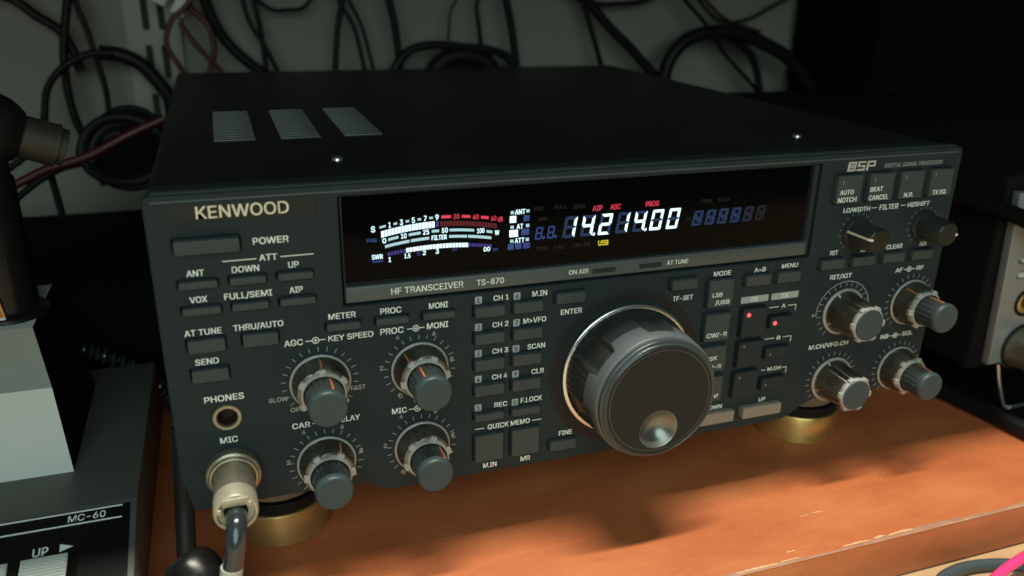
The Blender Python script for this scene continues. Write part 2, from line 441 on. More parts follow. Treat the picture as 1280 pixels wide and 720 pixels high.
K(7.8, 19.8, 81.7, 84.2); K(23.4, 35.2, 81.7, 84.2); K(38.9, 50.7, 81.7, 84.2)
K(53.8, 65.6, 70.4, 73.0); K(71.2, 82.9, 70.4, 73.0); K(88.3, 100.2, 70.4, 73.0)
K(8.0, 19.9, 68.0, 72.6); K(25.6, 37.3, 68.0, 72.6); K(8.1, 20.0, 57.0, 61.6)
for x0 in (107.8, 123.1):
    for z0, z1 in ((69.0, 73.2), (58.0, 62.4), (47.0, 51.6), (36.1, 40.7), (25.1, 28.2)): K(x0, x0 + 11.7, z0, z1, 2.4)
    K(x0 + .2, x0 + 11.8, 6.6, 18.5, 2.2)
K(140.3, 152.0, 70.8, 75.1, 2.4); K(140.0, 151.4, 5.7, 10.1, 2.2); K(190.1, 201.7, 71.0, 75.2, 2.4)
K(207.6, 219.2, 61.3, 73.3, 2.2, letters=(('LSB', 209.3, 214.0, 66.0, 1.8), ('/USB', 211.0, 217.8, 62.5, 1.9)))
K(207.6, 219.3, 45.9, 58.2, 2.2, letters=(('CW/-R', 208.6, 218.4, 47.7, 2.0),))
K(207.6, 219.3, 31.4, 43.2, 2.2, letters=(('FSK', 209.3, 215.0, 36.9, 1.9), ('/-R', 212.6, 217.4, 32.8, 1.9)))
K(207.6, 219.3, 17.0, 28.8, 2.2, letters=(('FM', 209.3, 213.0, 22.4, 1.9), ('/AM', 211.6, 217.4, 18.6, 1.9)))
K(225.2, 237.0, 68.9, 73.4, 2.2); K(240.6, 252.0, 68.7, 73.4, 2.2)
K(225.6, 237.5, 45.6, 58.6, 2.2, 'panelkey', led=(228.3, 55.9, 1)); K(225.6, 237.3, 31.4, 43.2, 2.2, 'panelkey', led=(227.9, 41.3, 0)); K(225.2, 237.0, 17.0, 28.9, 2.2, 'panelkey', led=(227.5, 26.5, 0))
K(240.0, 251.4, 48.0, 53.3, 2.2, 'panelkey', led=(242.1, 50.5, 1)); K(239.8, 251.5, 33.4, 38.7, 2.2, 'panelkey', led=(241.9, 35.7, 0)); K(239.6, 251.3, 18.6, 24.0, 2.2, 'panelkey', led=(241.6, 20.9, 0))
K(207.2, 227.0, 5.4, 10.7, 2.6, 'paddle', name='down_key', label='warm grey wide key half hidden behind the tuning dial'); K(231.6, 251.6, 5.4, 10.7, 2.6, 'paddle', name='up_key', label='warm grey wide key right of the tuning dial')
for x0 in (262.4, 278.7, 295.0, 311.1): K(x0, x0 + 11.7, 72.3, 76.6, 2.2)
K(264.0, 276.4, 101.4, 113.3, 2.2, led=(266.4, 110.6, 0), letters=(('AUTO', 265.4, 272.4, 105.3, 2.0), ('NOTCH', 265.0, 274.4, 102.0, 2.1)))
K(280.4, 292.9, 101.4, 113.3, 2.2, led=(282.6, 110.9, 0), letters=(('BEAT', 280.9, 287.5, 105.7, 2.0), ('CANCEL', 280.8, 291.1, 102.0, 2.1)))
K(296.7, 309.0, 101.4, 113.3, 2.2, led=(298.8, 111.0, 0), letters=(('N.R.', 299.4, 304.4, 102.1, 2.0),))
K(312.9, 325.0, 101.4, 113.3, 2.2, led=(315.0, 111.1, 0), letters=(('TX EQ.', 314.8, 322.8, 102.2, 2.0),))
M['panelkey'] = mat('charcoal key plastic', (.025, .035, .038), .55, spec=.15, bump=(2200, .25, .06))

DX, DZ = 172.6, 38.4      # tuning dial axis
holes = [rrect(60.3, 256.9, 78.3, 118.3, .8, 3), disc(17.7, 41.8, 4.2, 28), disc(DX, DZ, 27.2, 48)]
for x0, x1, z0, z1, y, m, r, *_ in KEYS: holes.append(rrect(x0 - .42, x1 + .22, z0 - .28, z1 + .14, r + .05, 3))
me = plate_mesh(outer, holes, 0, 4, .7, 3)
panel = mobj('front_panel', me, 'panel', TR, angle=50)
# panel's own side walls reaching back to the case
me = plate_mesh([(x * .997 + .5, z * .994 + .3) for x, z in outer], [rrect(4, 326, 11, 118.5, 2, 3)], 4.0, 15)
mobj('panel_rim', me, 'panel', panel, angle=50)
bm = bmesh.new(); box(bm, 3, 327, 7.0, 9, 9, 119.5); obj('panel_backing', bm, 'well', TR)

bm = bmesh.new()
v = [[bm.verts.new(Vector((x, y, z)) * S) for y, z in ((-.12, 119.7), (-.12, 120.1), (1.6, 122.38), (5, 122.42), (5, 119.7))] for x in (2.4, 3.4, 326.6, 327.6)]
for A, B_ in zip(v, v[1:]):
    for i in range(5): bm.faces.new((A[i], A[(i + 1) % 5], B_[(i + 1) % 5], B_[i]))
bm.faces.new(v[0]); bm.faces.new(v[-1][::-1]); bmesh.ops.recalc_face_normals(bm, faces=bm.faces[:])
obj('top_chamfer', bm, 'bezel', panel, angle=20)  # paler than the panel plastic: light caught by the edge put into colour
# --- case
bm = bmesh.new(); box(bm, .8, 329.2, 15.2, 351, 9.5, H - .5, 2.6, 3)
case = obj('case_cover', bm, 'cover', TR)
for vx0, vx1 in ((22.5, 39.2), (49.3, 66.0), (76.0, 92.7)):
    bm = bmesh.new(); rect_y0, rect_y1 = 88.5, 168.5
    n = 20
    box(bm, vx0 - .3, vx1 + .3, rect_y0 - .5, rect_y1, H - .5 - .3, H - .5 + .04, mi=1)
    for k in range(n):
        y = rect_y0 + (rect_y1 - rect_y0) * k / n
        box(bm, vx0, vx1, y, y + 2.1, H - .5 + .02, H + .35, .3, 2)
    obj('vent', bm, ['vent', 'well'], case)
def screw(x, y):
    bm = bmesh.new(); lathe(bm, [(0, H + .9), (1.2, H + .85), (2.0, H + .4), (2.2, H - .45), (0, H - .45)], x, 0, 20, 'z', y)
    o = obj('screw', bm, ['screw'], case)
    return o
screw(66.3, 41.5); screw(272.8, 39.5)

# --- keys
for x0, x1, z0, z1, y, m, r, letters, name, led, label in KEYS:
    me = plate_mesh(rrect(x0, x1, z0, z1, r, 3), [], -y, 6.0, .35, 2)
    k = mobj(name, me, m, TR, angle=50)
    if label: k['label'] = label
    if letters:
        bm = bmesh.new()
        for s, a, b, z, h in letters: text(bm, s, a, b, z, h, -y - .05, bold=.022)
        obj('lettering', bm, 'print', k, smooth=False)
    if led:
        bm = bmesh.new()
        if led[2]: lathe(bm, [(0, -y - .55), (.5, -y - .5), (.9, -y - .2), (1.0, -y + .1)], led[0], led[1], 16)
        elif led[0] > 260: box(bm, led[0] - .35, led[0] + .35, -y - .25, -y + .1, led[1] - .9, led[1] + .9, .1, 1)
        else: lathe(bm, [(0, -y - .3), (.45, -y - .25), (.6, -y + .1)], led[0], led[1], 12)
        o = obj('indicator_lamp', bm, 'e_led' if led[2] else 'led_off', k)
        if led[2]: o['label'] = 'lit red indicator lamp'

# --- panel printing
bm = bmesh.new()
TX = [('POWER', 32.0, 43.5, 103.9, 2.3), ('ATT', 33.5, 39.3, 98.1, 2.2), ('DOWN', 24.5, 33.2, 94.7, 2.2), ('UP', 42.6, 46.1, 94.7, 2.2), ('ANT', 10.4, 15.9, 94.7, 2.2),
 ('VOX', 10.4, 15.9, 85.5, 2.2), ('FULL/SEMI', 21.2, 36.6, 85.5, 2.2), ('AIP', 42.3, 46.8, 85.6, 2.2), ('METER', 54.7, 64.3, 74.2, 2.2), ('AT TUNE', 7.4, 19.2, 73.8, 2.2),
 ('THRU/AUTO', 22.9, 39.4, 73.9, 2.2), ('SEND', 9.6, 17.2, 62.9, 2.2), ('PHONES', 10.9, 24.0, 48.2, 2.4), ('MIC', 14.4, 20.4, 31.5, 2.4), ('AGC', 39.0, 45.4, 65.9, 2.3),
 ('KEY SPEED', 54.2, 70.2, 65.9, 2.2), ('CAR', 39.3, 45.7, 33.0, 2.2), ('DELAY', 55.0, 63.8, 33.0, 2.2), ('PROC', 73.0, 80.6, 74.0, 2.3), ('MONI', 90.8, 98.0, 74.0, 2.3),
 ('PROC', 72.7, 81.2, 66.0, 2.4), ('MONI', 89.9, 98.0, 66.1, 2.4), ('CH 1', 115.5, 121.6, 74.4, 2.1), ('CH 2', 115.2, 121.6, 63.6, 2.1), ('CH 3', 115.2, 121.7, 52.6, 2.1),
 ('CH 4', 115.2, 121.5, 41.6, 2.1), ('REC', 116.3, 121.6, 29.2, 2.1), ('M.IN', 131.0, 137.0, 74.4, 2.2), ('M>VFO', 127.6, 137.0, 63.6, 2.2), ('SCAN', 129.6, 136.9, 52.5, 2.2),
 ('CLR', 131.5, 136.8, 41.5, 2.2), ('F.LOCK', 127.3, 136.4, 29.4, 2.2), ('ENTER', 143.0, 152.0, 65.4, 2.2), ('QUICK MEMO', 113.6, 131.4, 19.8, 2.2), ('M.IN', 111.8, 117.5, 2.3, 2.2),
 ('MR', 127.8, 132.0, 2.4, 2.2), ('FINE', 144.3, 150.3, 11.4, 2.2), ('MIC', 75.8, 81.5, 33.0, 2.3), ('PWR', 90.2, 96.7, 33.3, 2.3), ('TF-SET', 192.1, 201.5, 65.4, 2.1),
 ('MODE', 210.3, 218.4, 74.3, 2.1), ('A=B', 229.7, 235.4, 74.1, 2.0), ('MENU', 243.3, 251.3, 74.5, 2.0), ('A', 246.0, 248.0, 56.3, 1.8), ('B', 245.9, 247.7, 41.3, 1.8),
 ('M.CH', 243.3, 250.2, 26.4, 1.8), ('UP', 240.9, 244.3, 11.5, 2.0), ('DWN', 215.4, 221.8, 11.5, 2.0), ('RIT', 267.3, 271.4, 78.1, 2.0), ('XIT', 283.4, 287.4, 78.1, 2.0),
 ('CLEAR', 297.3, 306.2, 78.0, 2.1), ('NB', 316.0, 319.8, 77.9, 2.0), ('RIT/XIT', 269.4, 280.9, 66.7, 2.1), ('M.CH/VFO.CH', 264.0, 285.4, 33.8, 2.1), ('AF', 305.0, 309.0, 66.4, 2.1),
 ('RF', 317.0, 321.0, 66.4, 2.1), ('NB', 303.8, 308.3, 33.9, 2.1), ('SQL', 316.1, 322.3, 34.0, 2.1), ('LO/WIDTH', 270.7, 284.5, 96.7, 2.0), ('FILTER', 289.6, 299.7, 96.6, 2.3),
 ('HI/SHIFT', 304.8, 316.8, 96.8, 2.0)]
for s, a, b, z, h in TX: text(bm, s, a, b, z, h, -.04, bold=.024)
def ln(*a): line(bm, *a, -.05)
for a in ((21.9, 99.0, 32.6, 99.0, .32), (40.3, 99.0, 51.2, 99.0, .32), (108.4, 20.7, 112.2, 20.7, .3), (132.4, 20.7, 136.4, 20.7, .3), (285.3, 97.8, 288.2, 97.8, .25), (301.0, 97.8, 303.7, 97.8, .25),
          (239.7, 57.1, 244.6, 57.1, .28), (249.3, 57.1, 253.4, 57.1, .28), (253.4, 57.24, 253.4, 54.3, .28), (239.6, 42.3, 244.6, 42.3, .28), (249, 42.3, 253.3, 42.3, .28), (253.3, 42.44, 253.3, 39.5, .28),
          (240.0, 27.2, 242.0, 27.2, .28), (250.9, 27.2, 253.2, 27.2, .28), (253.2, 27.34, 253.2, 24.2, .28)): ln(*a)
def arcp(x, z, r0, r1, a0, a1, y, mi=0, n=28):
    A = [math.radians(a0 + (a1 - a0) * i / n) for i in range(n + 1)]
    poly_pts = [(x + r1 * math.sin(a), z + r1 * math.cos(a)) for a in A] + [(x + r0 * math.sin(a), z + r0 * math.cos(a)) for a in A[::-1]]
    for i in range(n):
        p = [poly_pts[i], poly_pts[i + 1], poly_pts[2 * n - i], poly_pts[2 * n + 1 - i]]
        poly(bm, p, y, mi)
for cx, z, x0, x1 in ((49.8, 67.0, 46.3, 53.2), (85.8, 67.1, 82.5, 89.0), (49.6, 34.1, 46.5, 53), (85.6, 34.0, 82.3, 89), (312.7, 67.4, 309.7, 316.2), (312.2, 34.8, 309.0, 315.4)):
    arcp(cx, z, .95, 1.3, 0, 360, -.05); poly(bm, disc(cx, z, .5, 12), -.05); ln(x0, z, cx - 1.25, z, .32); ln(cx + 1.25, z, x1, z, .32)
obj('lettering', bm, 'print', panel, smooth=False)
# fine grey scale marks
bm = bmesh.new()
def ticks(x, z, r0, r1, a0, a1, n, w=.22, skip=()):
    for i in range(n):
        a = math.radians(a0 + (a1 - a0) * i / (n - 1)); ln(x + r0 * math.sin(a), z + r0 * math.cos(a), x + r1 * math.sin(a), z + r1 * math.cos(a), w)
for x, z in ((50.4, 50.7), (86.8, 50.7), (50.6, 17.4), (87.0, 17.4)): ticks(x, z, 11.9, 13.7, -140, 140, 21)
for s, a, b, z, h in (('SLOW', 32.1, 38.6, 44.9, 1.7), ('FAST', 61.1, 66.4, 45.4, 1.8), ('OFF', 39.3, 43.9, 40.0, 1.7), ('4', 42.5, 43.8, 30.2, 1.8), ('6', 56.4, 57.7, 30.2, 1.8), ('2', 36.2, 37.6, 18.6, 1.8), ('8', 62.9, 64.2, 18.9, 1.8),
    ('2', 71.9, 73.2, 51.9, 1.8), ('4', 78.3, 79.6, 63.3, 1.8), ('6', 91.9, 93.2, 63.3, 1.8), ('8', 98.5, 99.8, 51.8, 1.8), ('0', 78.6, 79.9, 39.3, 1.8), ('10', 93.0, 95.6, 39.3, 1.8),
    ('2', 72.1, 73.4, 19.0, 1.8), ('4', 78.6, 79.9, 30.5, 1.8), ('6', 91.9, 93.2, 30.8, 1.8), ('8', 98.6, 99.9, 19.2, 1.8), ('0', 78.9, 80.1, 6.0, 1.6)): text(bm, s, a, b, z, h, -.04, bold=.012)
text(bm, 'DIGITAL SIGNAL PROCESSOR', 288.3, 319.4, 115.1, 1.7, -.04, bold=.004, shear=.15)
obj('scale_marks', bm, 'faint', panel, smooth=False)
bm = bmesh.new()
for x, z in ((279.0, 51.0), (316.2, 51.2)): ticks(x, z, 11.6, 13.6, -140, 140, 21, .24)
for x, z in ((278.9, 17.4), (316.0, 17.8)): ticks(x, z, 11.6, 13.6, -140, 140, 21, .24)
for x in (279.0, 315.6): ticks(x, 87.6, 7.7, 8.7, -140, 140, 15, .16)
arcp(279.0, 51.0, 13.9, 14.2, -95, 95, -.05)
poly(bm, [(264.3, 50.5), (263.1, 51.4), (263.1, 49.6)], -.05)
obj('scale_marks', bm, 'faint', panel, smooth=False)
# number chips and RX TX plates
bm = bmesh.new()
for z in (75.3, 64.4, 53.5, 42.6, 30.2):
    for x in (109.65, 124.85): rect(bm, x - 1.35, x + 1.35, z - 1.5, z + 1.5, -.05, 0, .4)
rect(bm, 225.0, 238.6, 60.5, 63.5, -.05, 0, .5); rect(bm, 240.1, 253.9, 60.5, 63.5, -.05, 0, .5)
text(bm, 'RX', 229.9, 233.4, 61.0, 2.0, -.12, 2, bold=.02); text(bm, 'TX', 245.0, 248.6, 61.0, 2.0, -.12, 2, bold=.02)
for i, z in enumerate((75.3, 64.4, 53.5, 42.6, 30.2)):
    text(bm, str(i + 1), 109.05, 110.2, z - .95, 1.9, -.12, 1); text(bm, str((i + 6) % 10), 124.2, 125.5, z - .95, 1.9, -.12, 1)
obj('number_plates', bm, ['plate', 'darkprint', 'print'], panel, smooth=False)
# maker's badge
badge = mobj('name_badge', plate_mesh(rrect(7.5, 52.9, 112.9, 119.0, .3, 2), [], -.25, .3, .12, 1), 'badge', TR)
bm = bmesh.new(); text(bm, 'KENWOOD', 15.5, 44.3, 113.95, 4.1, -.35, bold=.016, depth=.25); obj('lettering', bm, 'gold', badge, smooth=False)
bm = bmesh.new()                              # grooves round the badge
for a in ((7.0, 112.5, 53.4, 112.5, .18), (7.1, 112.5, 7.1, 119.3, .18), (53.3, 112.5, 53.3, 119.3, .12)): ln(*a)
obj('badge_groove', bm, 'well', badge, smooth=False)
# DSP mark: square slanted letters with a scan-lined look
bm = bmesh.new()
def sl(x, z): return (x + (z - 114.4) * .12, z)
def seg(x0, x1, z0, z1, mi=0): poly(bm, [sl(x0, z0), sl(x1, z0), sl(x1, z1), sl(x0, z1)], -.08, mi)
z0, z1 = 114.5, 118.5
seg(269.0, 273.2, z0, z0 + .9); seg(269.0, 273.2, z1 - .7, z1); seg(269.0, 270.1, z0 + .95, z1 - .75); seg(272.4, 273.2, z0 + .95, z1 - .75); seg(270.3, 272.2, z0 + 1.3, z1 - 1.1, 1)
seg(273.9, 277.9, z0, z0 + .9); seg(273.9, 277.9, z1 - .7, z1); seg(273.9, 277.9, z0 + 1.7, z0 + 2.4); seg(273.9, 275.0, z0 + 2.45, z1 - .75); seg(276.9, 277.9, z0 + .95, z0 + 1.65)
seg(278.6, 279.7, z0, z1 - .75); seg(278.6, 283.0, z1 - .7, z1); seg(279.8, 283.0, z0 + 1.5, z0 + 2.2); seg(282.1, 283.0, z0 + 2.25, z1 - .75)
obj('emblem', bm, ['silver', 'faint'], panel, smooth=False)

# --- display
FR = [rrect(61.6, 254.2, 85.5, 117.7, .6, 2)]
me = plate_mesh(rrect(60.9, 256.3, 78.9, 117.9 + .2, .6, 2), FR, 1.3, 6.6, .3, 1)
disp = mobj('display', me, 'panelkey', TR, angle=50)
bm = bmesh.new(); box(bm, 61.4, 254.6, .75, 1.6, 79.4, 85.0, .25, 2); strip_o = obj('lower_bezel', bm, 'bezel', disp)
bm = bmesh.new(); box(bm, 61.7, 254.1, 1.9, 2.9, 85.6, 117.6); obj('glass', bm, 'glass', disp, smooth=False)
bm = bmesh.new(); box(bm, 61.0, 255, 4.2, 6.4, 85.0, 118.0); obj('backplate', bm, 'vfd', disp, smooth=False)
bm = bmesh.new()
text(bm, 'HF TRANSCEIVER', 77.3, 104.1, 80.9, 2.4, .70, bold=.016); text(bm, 'TS-870', 109.2, 119.8, 80.9, 2.3, .70, bold=.016)
text(bm, 'ON AIR', 146.0, 154.2, 81.4, 1.8, .70, bold=.016); text(bm, 'AT TUNE', 188.3, 198.0, 81.2, 1.8, .70, bold=.016)
obj('lettering', bm, 'print', disp, smooth=False)
bm = bmesh.new(); box(bm, 155.9, 165.8, .6, .9, 80.8, 82.8, .1, 1); obj('indicator_lamp', bm, 'panelkey', disp)
bm = bmesh.new(); box(bm, 176.1, 185.9, .6, .9, 80.8, 82.8, .1, 1); obj('indicator_lamp', bm, 'panelkey', disp)

YV = 4.12
def q(c, x): u = x - 90; return c[0] * u * u + c[1] * u + c[2]
top, bar, pwr, fil, low = (-.00469, .05592, 107.05), (-.0052, .05934, 104.5), (-.00527, .06362, 102.0), (-.00492, .05707, 99.62), (-.00402, .04564, 96.26)
EM = ['e_white', 'e_bar', 'e_red', 'e_darkred', 'e_violet', 'e_blue', 'e_yellow', 'e_trace']
bm = bmesh.new()
def arcseg(c, x0, x1, h, mi, n=None):
    n = n or max(1, int((x1 - x0) / 1.5))
    for i in range(n):
        a = x0 + (x1 - x0) * i / n; b = x0 + (x1 - x0) * (i + 1) / n
        poly(bm, [(a, q(c, a) - h / 2), (b, q(c, b) - h / 2), (b, q(c, b) + h / 2), (a, q(c, a) + h / 2)], YV, mi)
def et(s, xc, zc, w, h, mi=0, bold=.016): text(bm, s, xc - w / 2, xc + w / 2, zc - h / 2, h, YV, mi, bold=bold)
for a, b in ((74.7, 76.9), (79.7, 81.0), (84.0, 85.3), (88.3, 89.6), (92.6, 93.9)): arcseg(top, a, b, .8, 1)
for s, x, wd in (('1', 78.3, .8), ('3', 82.5, 1.1), ('5', 86.8, 1.1), ('7', 91.1, 1.1), ('9', 95.4, 1.2)): et(s, x, q(top, x), wd, 2.0)
for a, b in ((97.0, 100.6), (104.6, 107.7), (111.8, 114.7)): arcseg(top, a, b, 1.1, 2)
for s, x, wd in (('20', 102.6, 2.2), ('40', 109.8, 2.2), ('60', 116.7, 2.0), ('dB', 119.2, 2.0)): et(s, x, q(top, x), wd, 1.8, 2)
x = 75.2
while x < 94.4: arcseg(bar, x, x + .98, 2.3, 0, 1); x += 1.22
arcseg(bar, 94.9, 96.0, 2.0, 4, 1); x = 96.5
while x < 117: arcseg(bar, x, x + .9, 1.9, 3, 1); x += 1.2
for a, b in ((77.6, 81.3), (85.0, 89.3), (93.4, 96.1), (100.0, 109.2), (113.9, 116.2)): arcseg(pwr, a, b, 1.0, 1)
for s, x, wd in (('0', 76.2, 1.3), ('10', 83.2, 2.0), ('25', 91.3, 2.2), ('50', 98.2, 2.2), ('100', 111.7, 2.8), ('W', 118.0, 1.7)): et(s, x, q(pwr, x), wd, 1.8)
for a, b in ((76.4, 85.2), (85.7, 92.4), (99.8, 106.5), (106.9, 115.8)): arcseg(fil, a, b, 1.05, 1)
et('FILTER', 96.1, q(fil, 96.1) - .1, 5.6, 1.7, 0, .02)
x = 77.2
while x < 83.0: arcseg(low, x, x + .8, 1.3, 4, 1); x += 1.12
while x < 106.0: arcseg(low, x, x + .98, 1.6, 0, 1); x += 1.22
while x < 115.2: arcseg(low, x, x + .85, 1.3, 4, 1); x += 1.15
for s, xx, z, wd, hh, mi in (('S', 72.4, 104.6, 1.4, 2.1, 0), ('PWR', 71.8, 100.6, 3.6, 1.4, 5), ('SWR', 73.5, 94.4, 3.9, 1.7, 0), ('1', 77.9, 93.0, .9, 1.8, 0), ('1.5', 84.3, 93.8, 2.2, 1.7, 0),
    ('2', 90.5, 94.4, 1.2, 1.7, 0), ('3', 95.3, 94.5, 1.2, 1.8, 0), ('5', 88.4, 94.3, 1.4, 1.4, 4), ('10', 101.8, 94.7, 2.0, 1.4, 4), ('00', 114.1, 93.6, 2.5, 1.7, 0), ('m', 117.4, 93.3, 1.8, 1.6, 5)): et(s, xx, z, wd, hh, mi)
rect(bm, 71.6, 75.5, 92.4, 92.9, YV, 5)
obj('signal_meter', bm, EM, disp, smooth=False)
bm = bmesh.new()
for z, s, wd in ((106.9, 'ANT', 4.0), (101.3, 'AT', 2.6), (95.9, 'ATT', 3.8)):
    et(s, 126.9, z, wd, 1.9); rect(bm, 123.2, 124.5, z - .7, z + .5, YV, 1); rect(bm, 129.3, 130.6, z - .5, z + .7, YV, 1)
rect(bm, 122.9, 125.4, 102.9, 105.5, YV, 0); rect(bm, 128.3, 130.6, 103.2, 105.4, YV, 5)
rect(bm, 122.8, 126.2, 97.4, 100.1, YV, 0); rect(bm, 127.5, 130.6, 97.8, 100.2, YV, 5)
for a, b, mi in ((122.3, 124.6, 5), (125.2, 127.7, 5), (128.4, 131.1, 4)): rect(bm, a, b, 92.5, 94.8, YV, mi)
for s, xx, z, wd, mi in (('AIP', 158.2, 106.0, 4.0, 2), ('AGC', 165.8, 106.0, 4.4, 2), ('PROG', 181.7, 106.1, 5.8, 2), ('USB', 161.5, 91.9, 4.3, 6)): et(s, xx, z, wd, 2.1, mi)
for s, xx, z, wd in (('VOX', 134, 107.6, 4), ('FULL', 143, 107.6, 5), ('SEMI', 150.5, 107.2, 5), ('SCAN', 136, 91.9, 4), ('CW', 150, 91.9, 3), ('FSK', 143, 91.8, 4), ('MR', 136, 103.5, 3), ('FINE', 206, 105.5, 5), ('M.CH', 214, 105.5, 5), ('LSB', 154, 91.9, 4)): et(s, xx, z, wd, 1.5, 7, .01)
obj('mode_legends', bm, EM, disp, smooth=False)
def seven(bm, xc, z0, h, wd, on, mi_on, mi_off, dot=None, t=1.15, sh=.16, lw=1.0):
    hw = wd / 2; g = .14
    def P(x, z): return (xc + x + (z - h / 2) * sh, z0 + z)
    m_ = h / 2
    shapes = {'a': [(-hw + g, h), (hw - g, h), (hw - g - t, h - t), (-hw + g + t, h - t)], 'd': [(-hw + g, 0), (hw - g, 0), (hw - g - t, t), (-hw + g + t, t)],
              'g': [(-hw + g + t * .5, m_ + t / 2), (hw - g - t * .5, m_ + t / 2), (hw - g - t * .2, m_), (hw - g - t * .5, m_ - t / 2), (-hw + g + t * .5, m_ - t / 2), (-hw + g + t * .2, m_)],
              'b': [(hw, h - g), (hw, m_ + g), (hw - t, m_ + g + t * .5), (hw - t, h - g - t)], 'c': [(hw, g), (hw, m_ - g), (hw - t, m_ - g - t * .5), (hw - t, g + t)],
              'f': [(-hw, h - g), (-hw, m_ + g), (-hw + t, m_ + g + t * .5), (-hw + t, h - g - t)], 'e': [(-hw, g), (-hw, m_ - g), (-hw + t, m_ - g - t * .5), (-hw + t, g + t)]}
    for k, pts in shapes.items():
        mi = mi_on if k in on else mi_off
        if mi is not None: poly(bm, [P(*p) for p in pts], YV - (.03 if k in on else 0), mi)
    if dot is not None: poly(bm, [P(hw + .35, 0), P(hw + 1.25, 0), P(hw + 1.25, 1.1), P(hw + .35, 1.1)], YV, dot)
bm = bmesh.new()
SEG = {'0': 'abcdef', '1': 'bc', '2': 'abdeg', '4': 'bcfg', '8': 'abcdefg', ' ': ''}
DG = [(147.1, '1', None), (154.5, '4', 0), (161.9, '2', None), (169.3, '1', None), (176.7, '4', 0), (184.1, '0', None), (191.5, '0', None)]
for xc, d, dot in DG: seven(bm, xc, 95.2, 8.3, 5.0, SEG[d], 0, 1, dot)
obj('frequency_digits', bm, ['e_white', 'e_blue1'], disp, smooth=False)
bm = bmesh.new()
for xc in (134.6, 139.4): seven(bm, xc, 95.6, 4.8, 2.7, '8' and 'abcdefg', 0, None, 0, .55, .14)
obj('small_digits', bm, ['e_blue'], disp, smooth=False)
bm = bmesh.new()
rect(bm, 197.6, 199.3, 98.1, 98.8, YV, 2)
for i, (xc, mi) in enumerate(((202.6, 0), (208.5, 0), (214.3, 0), (220.3, 0), (226.3, 1), (232.2, 2))):
    seven(bm, xc, 95.5, 6.2, 4.3, 'abcdefg', mi, None, None, .95, .16)
    for a in (-1, 1): poly(bm, [(xc + a * .3, 96.8), (xc + a * .3 + .5, 96.8), (xc + a * 1.0 + .7, 100.6), (xc + a * 1.0 + .2, 100.6)], YV + .0, mi)
obj('message_characters', bm, ['e_blue1', 'e_blue2', 'e_blue3'], disp, smooth=False)

# --- knobs
def flute(n, depth, ph=0, p=6):
    return lambda r, a, t: r - depth * max(0, math.cos(n * (t - ph))) ** p
def knob_dual(x, z, ptr_out, ptr_in, zrot=0):
    """outer skirt with notched pale ring, fluted inner knob with grey cap"""
    bm = bmesh.new()
    lathe(bm, [(10.7, .2), (10.75, -.5), (10.35, -1.1)], x, z, 64)
    lathe(bm, [(10.4, -.9), (10.15, -1.8), (8.9, -9.0), (7.6, -9.4)], x, z, 96, rmod=lambda r, a, t: r - (.75 if a > -9.3 and a < -1.2 else 0) * max(0, math.cos(3 * (t + .35))) ** 10)
    k = obj('knob', bm, 'knobbody', TR)
    bm = bmesh.new(); lathe(bm, [(10.75, -.2), (10.95, -.7), (10.8, -1.15), (10.3, -1.4), (9.9, -1.2)], x, z, 64); obj('skirt_rim', bm, 'ring', k)
    bm = bmesh.new()
    def nm(r, a, t):
        if r < 7.9: return r
        c = math.cos(6 * (t - math.radians(ptr_out)))
        return r + (1.15 if c > .55 else 0)
    lathe(bm, [(7.0, -8.6), (8.1, -8.8), (8.15, -10.2), (7.75, -11.0), (7.2, -11.0), (7.1, -9.0)], x, z, 144, rmod=nm)
    obj('notched_ring', bm, 'ring', k)
    bm = bmesh.new()
    lathe(bm, [(6.75, -9), (6.65, -11.2), (6.55, -19.5)], x, z, 108, rmod=lambda r, a, t: r - (.5 if a > -19 else 0) * (max(0, math.cos(18 * t)) ** 2))
    lathe(bm, [(6.75, -19.2), (6.8, -20.2), (6.6, -20.7)], x, z, 48)
    inner = obj('inner_knob', bm, 'knobdark', k)
    bm = bmesh.new(); lathe(bm, [(6.8, -20.0), (6.85, -20.7), (6.5, -21.7), (6.1, -22.05), (0, -22.15)], x, z, 48); obj('cap', bm, 'cap', k)
    bm = bmesh.new()
    def bar_(ang, r0, r1, ya, yb, wd):
        a = math.radians(ang); d = Vector((math.sin(a), 0, math.cos(a))); s = Vector((math.cos(a), 0, -math.sin(a)))
        vs = [bm.verts.new((Vector((x, yy, z)) + d * rr + s * sg * wd / 2) * S) for yy, rr in ((ya, r0), (yb, r1)) for sg in (-1, 1)]
        us = [bm.verts.new((Vector((x, yy, z)) + d * (rr - .5) + s * sg * wd / 2) * S) for yy, rr in ((ya, r0), (yb, r1)) for sg in (-1, 1)]
        bm.faces.new((vs[0], vs[1], vs[3], vs[2])); bm.faces.new((us[0], us[2], us[3], us[1]))
        for i, j in ((0, 1), (1, 3), (3, 2), (2, 0)): bm.faces.new((vs[j], vs[i], us[i], us[j]))
        bmesh.ops.recalc_face_normals(bm, faces=bm.faces[:])
    if ptr_out is not None: bar_(ptr_out, 10.05, 9.1, -3.0, -8.4, .6)
    if ptr_in is not None: bar_(ptr_in, 6.85, 6.95, -11.4, -19.5, .6)
    if ptr_out is not None: obj('pointer_line', bm, 'orange', k)
    return k
knob_dual(50.4, 50.7, 0, 20); knob_dual(86.8, 50.7, -38, -22); knob_dual(50.6, 17.4, 30, 120); knob_dual(87.0, 17.4, 75, 38)
knob_dual(316.2, 51.2, -35, -5); knob_dual(316.0, 17.8, 20, 10)
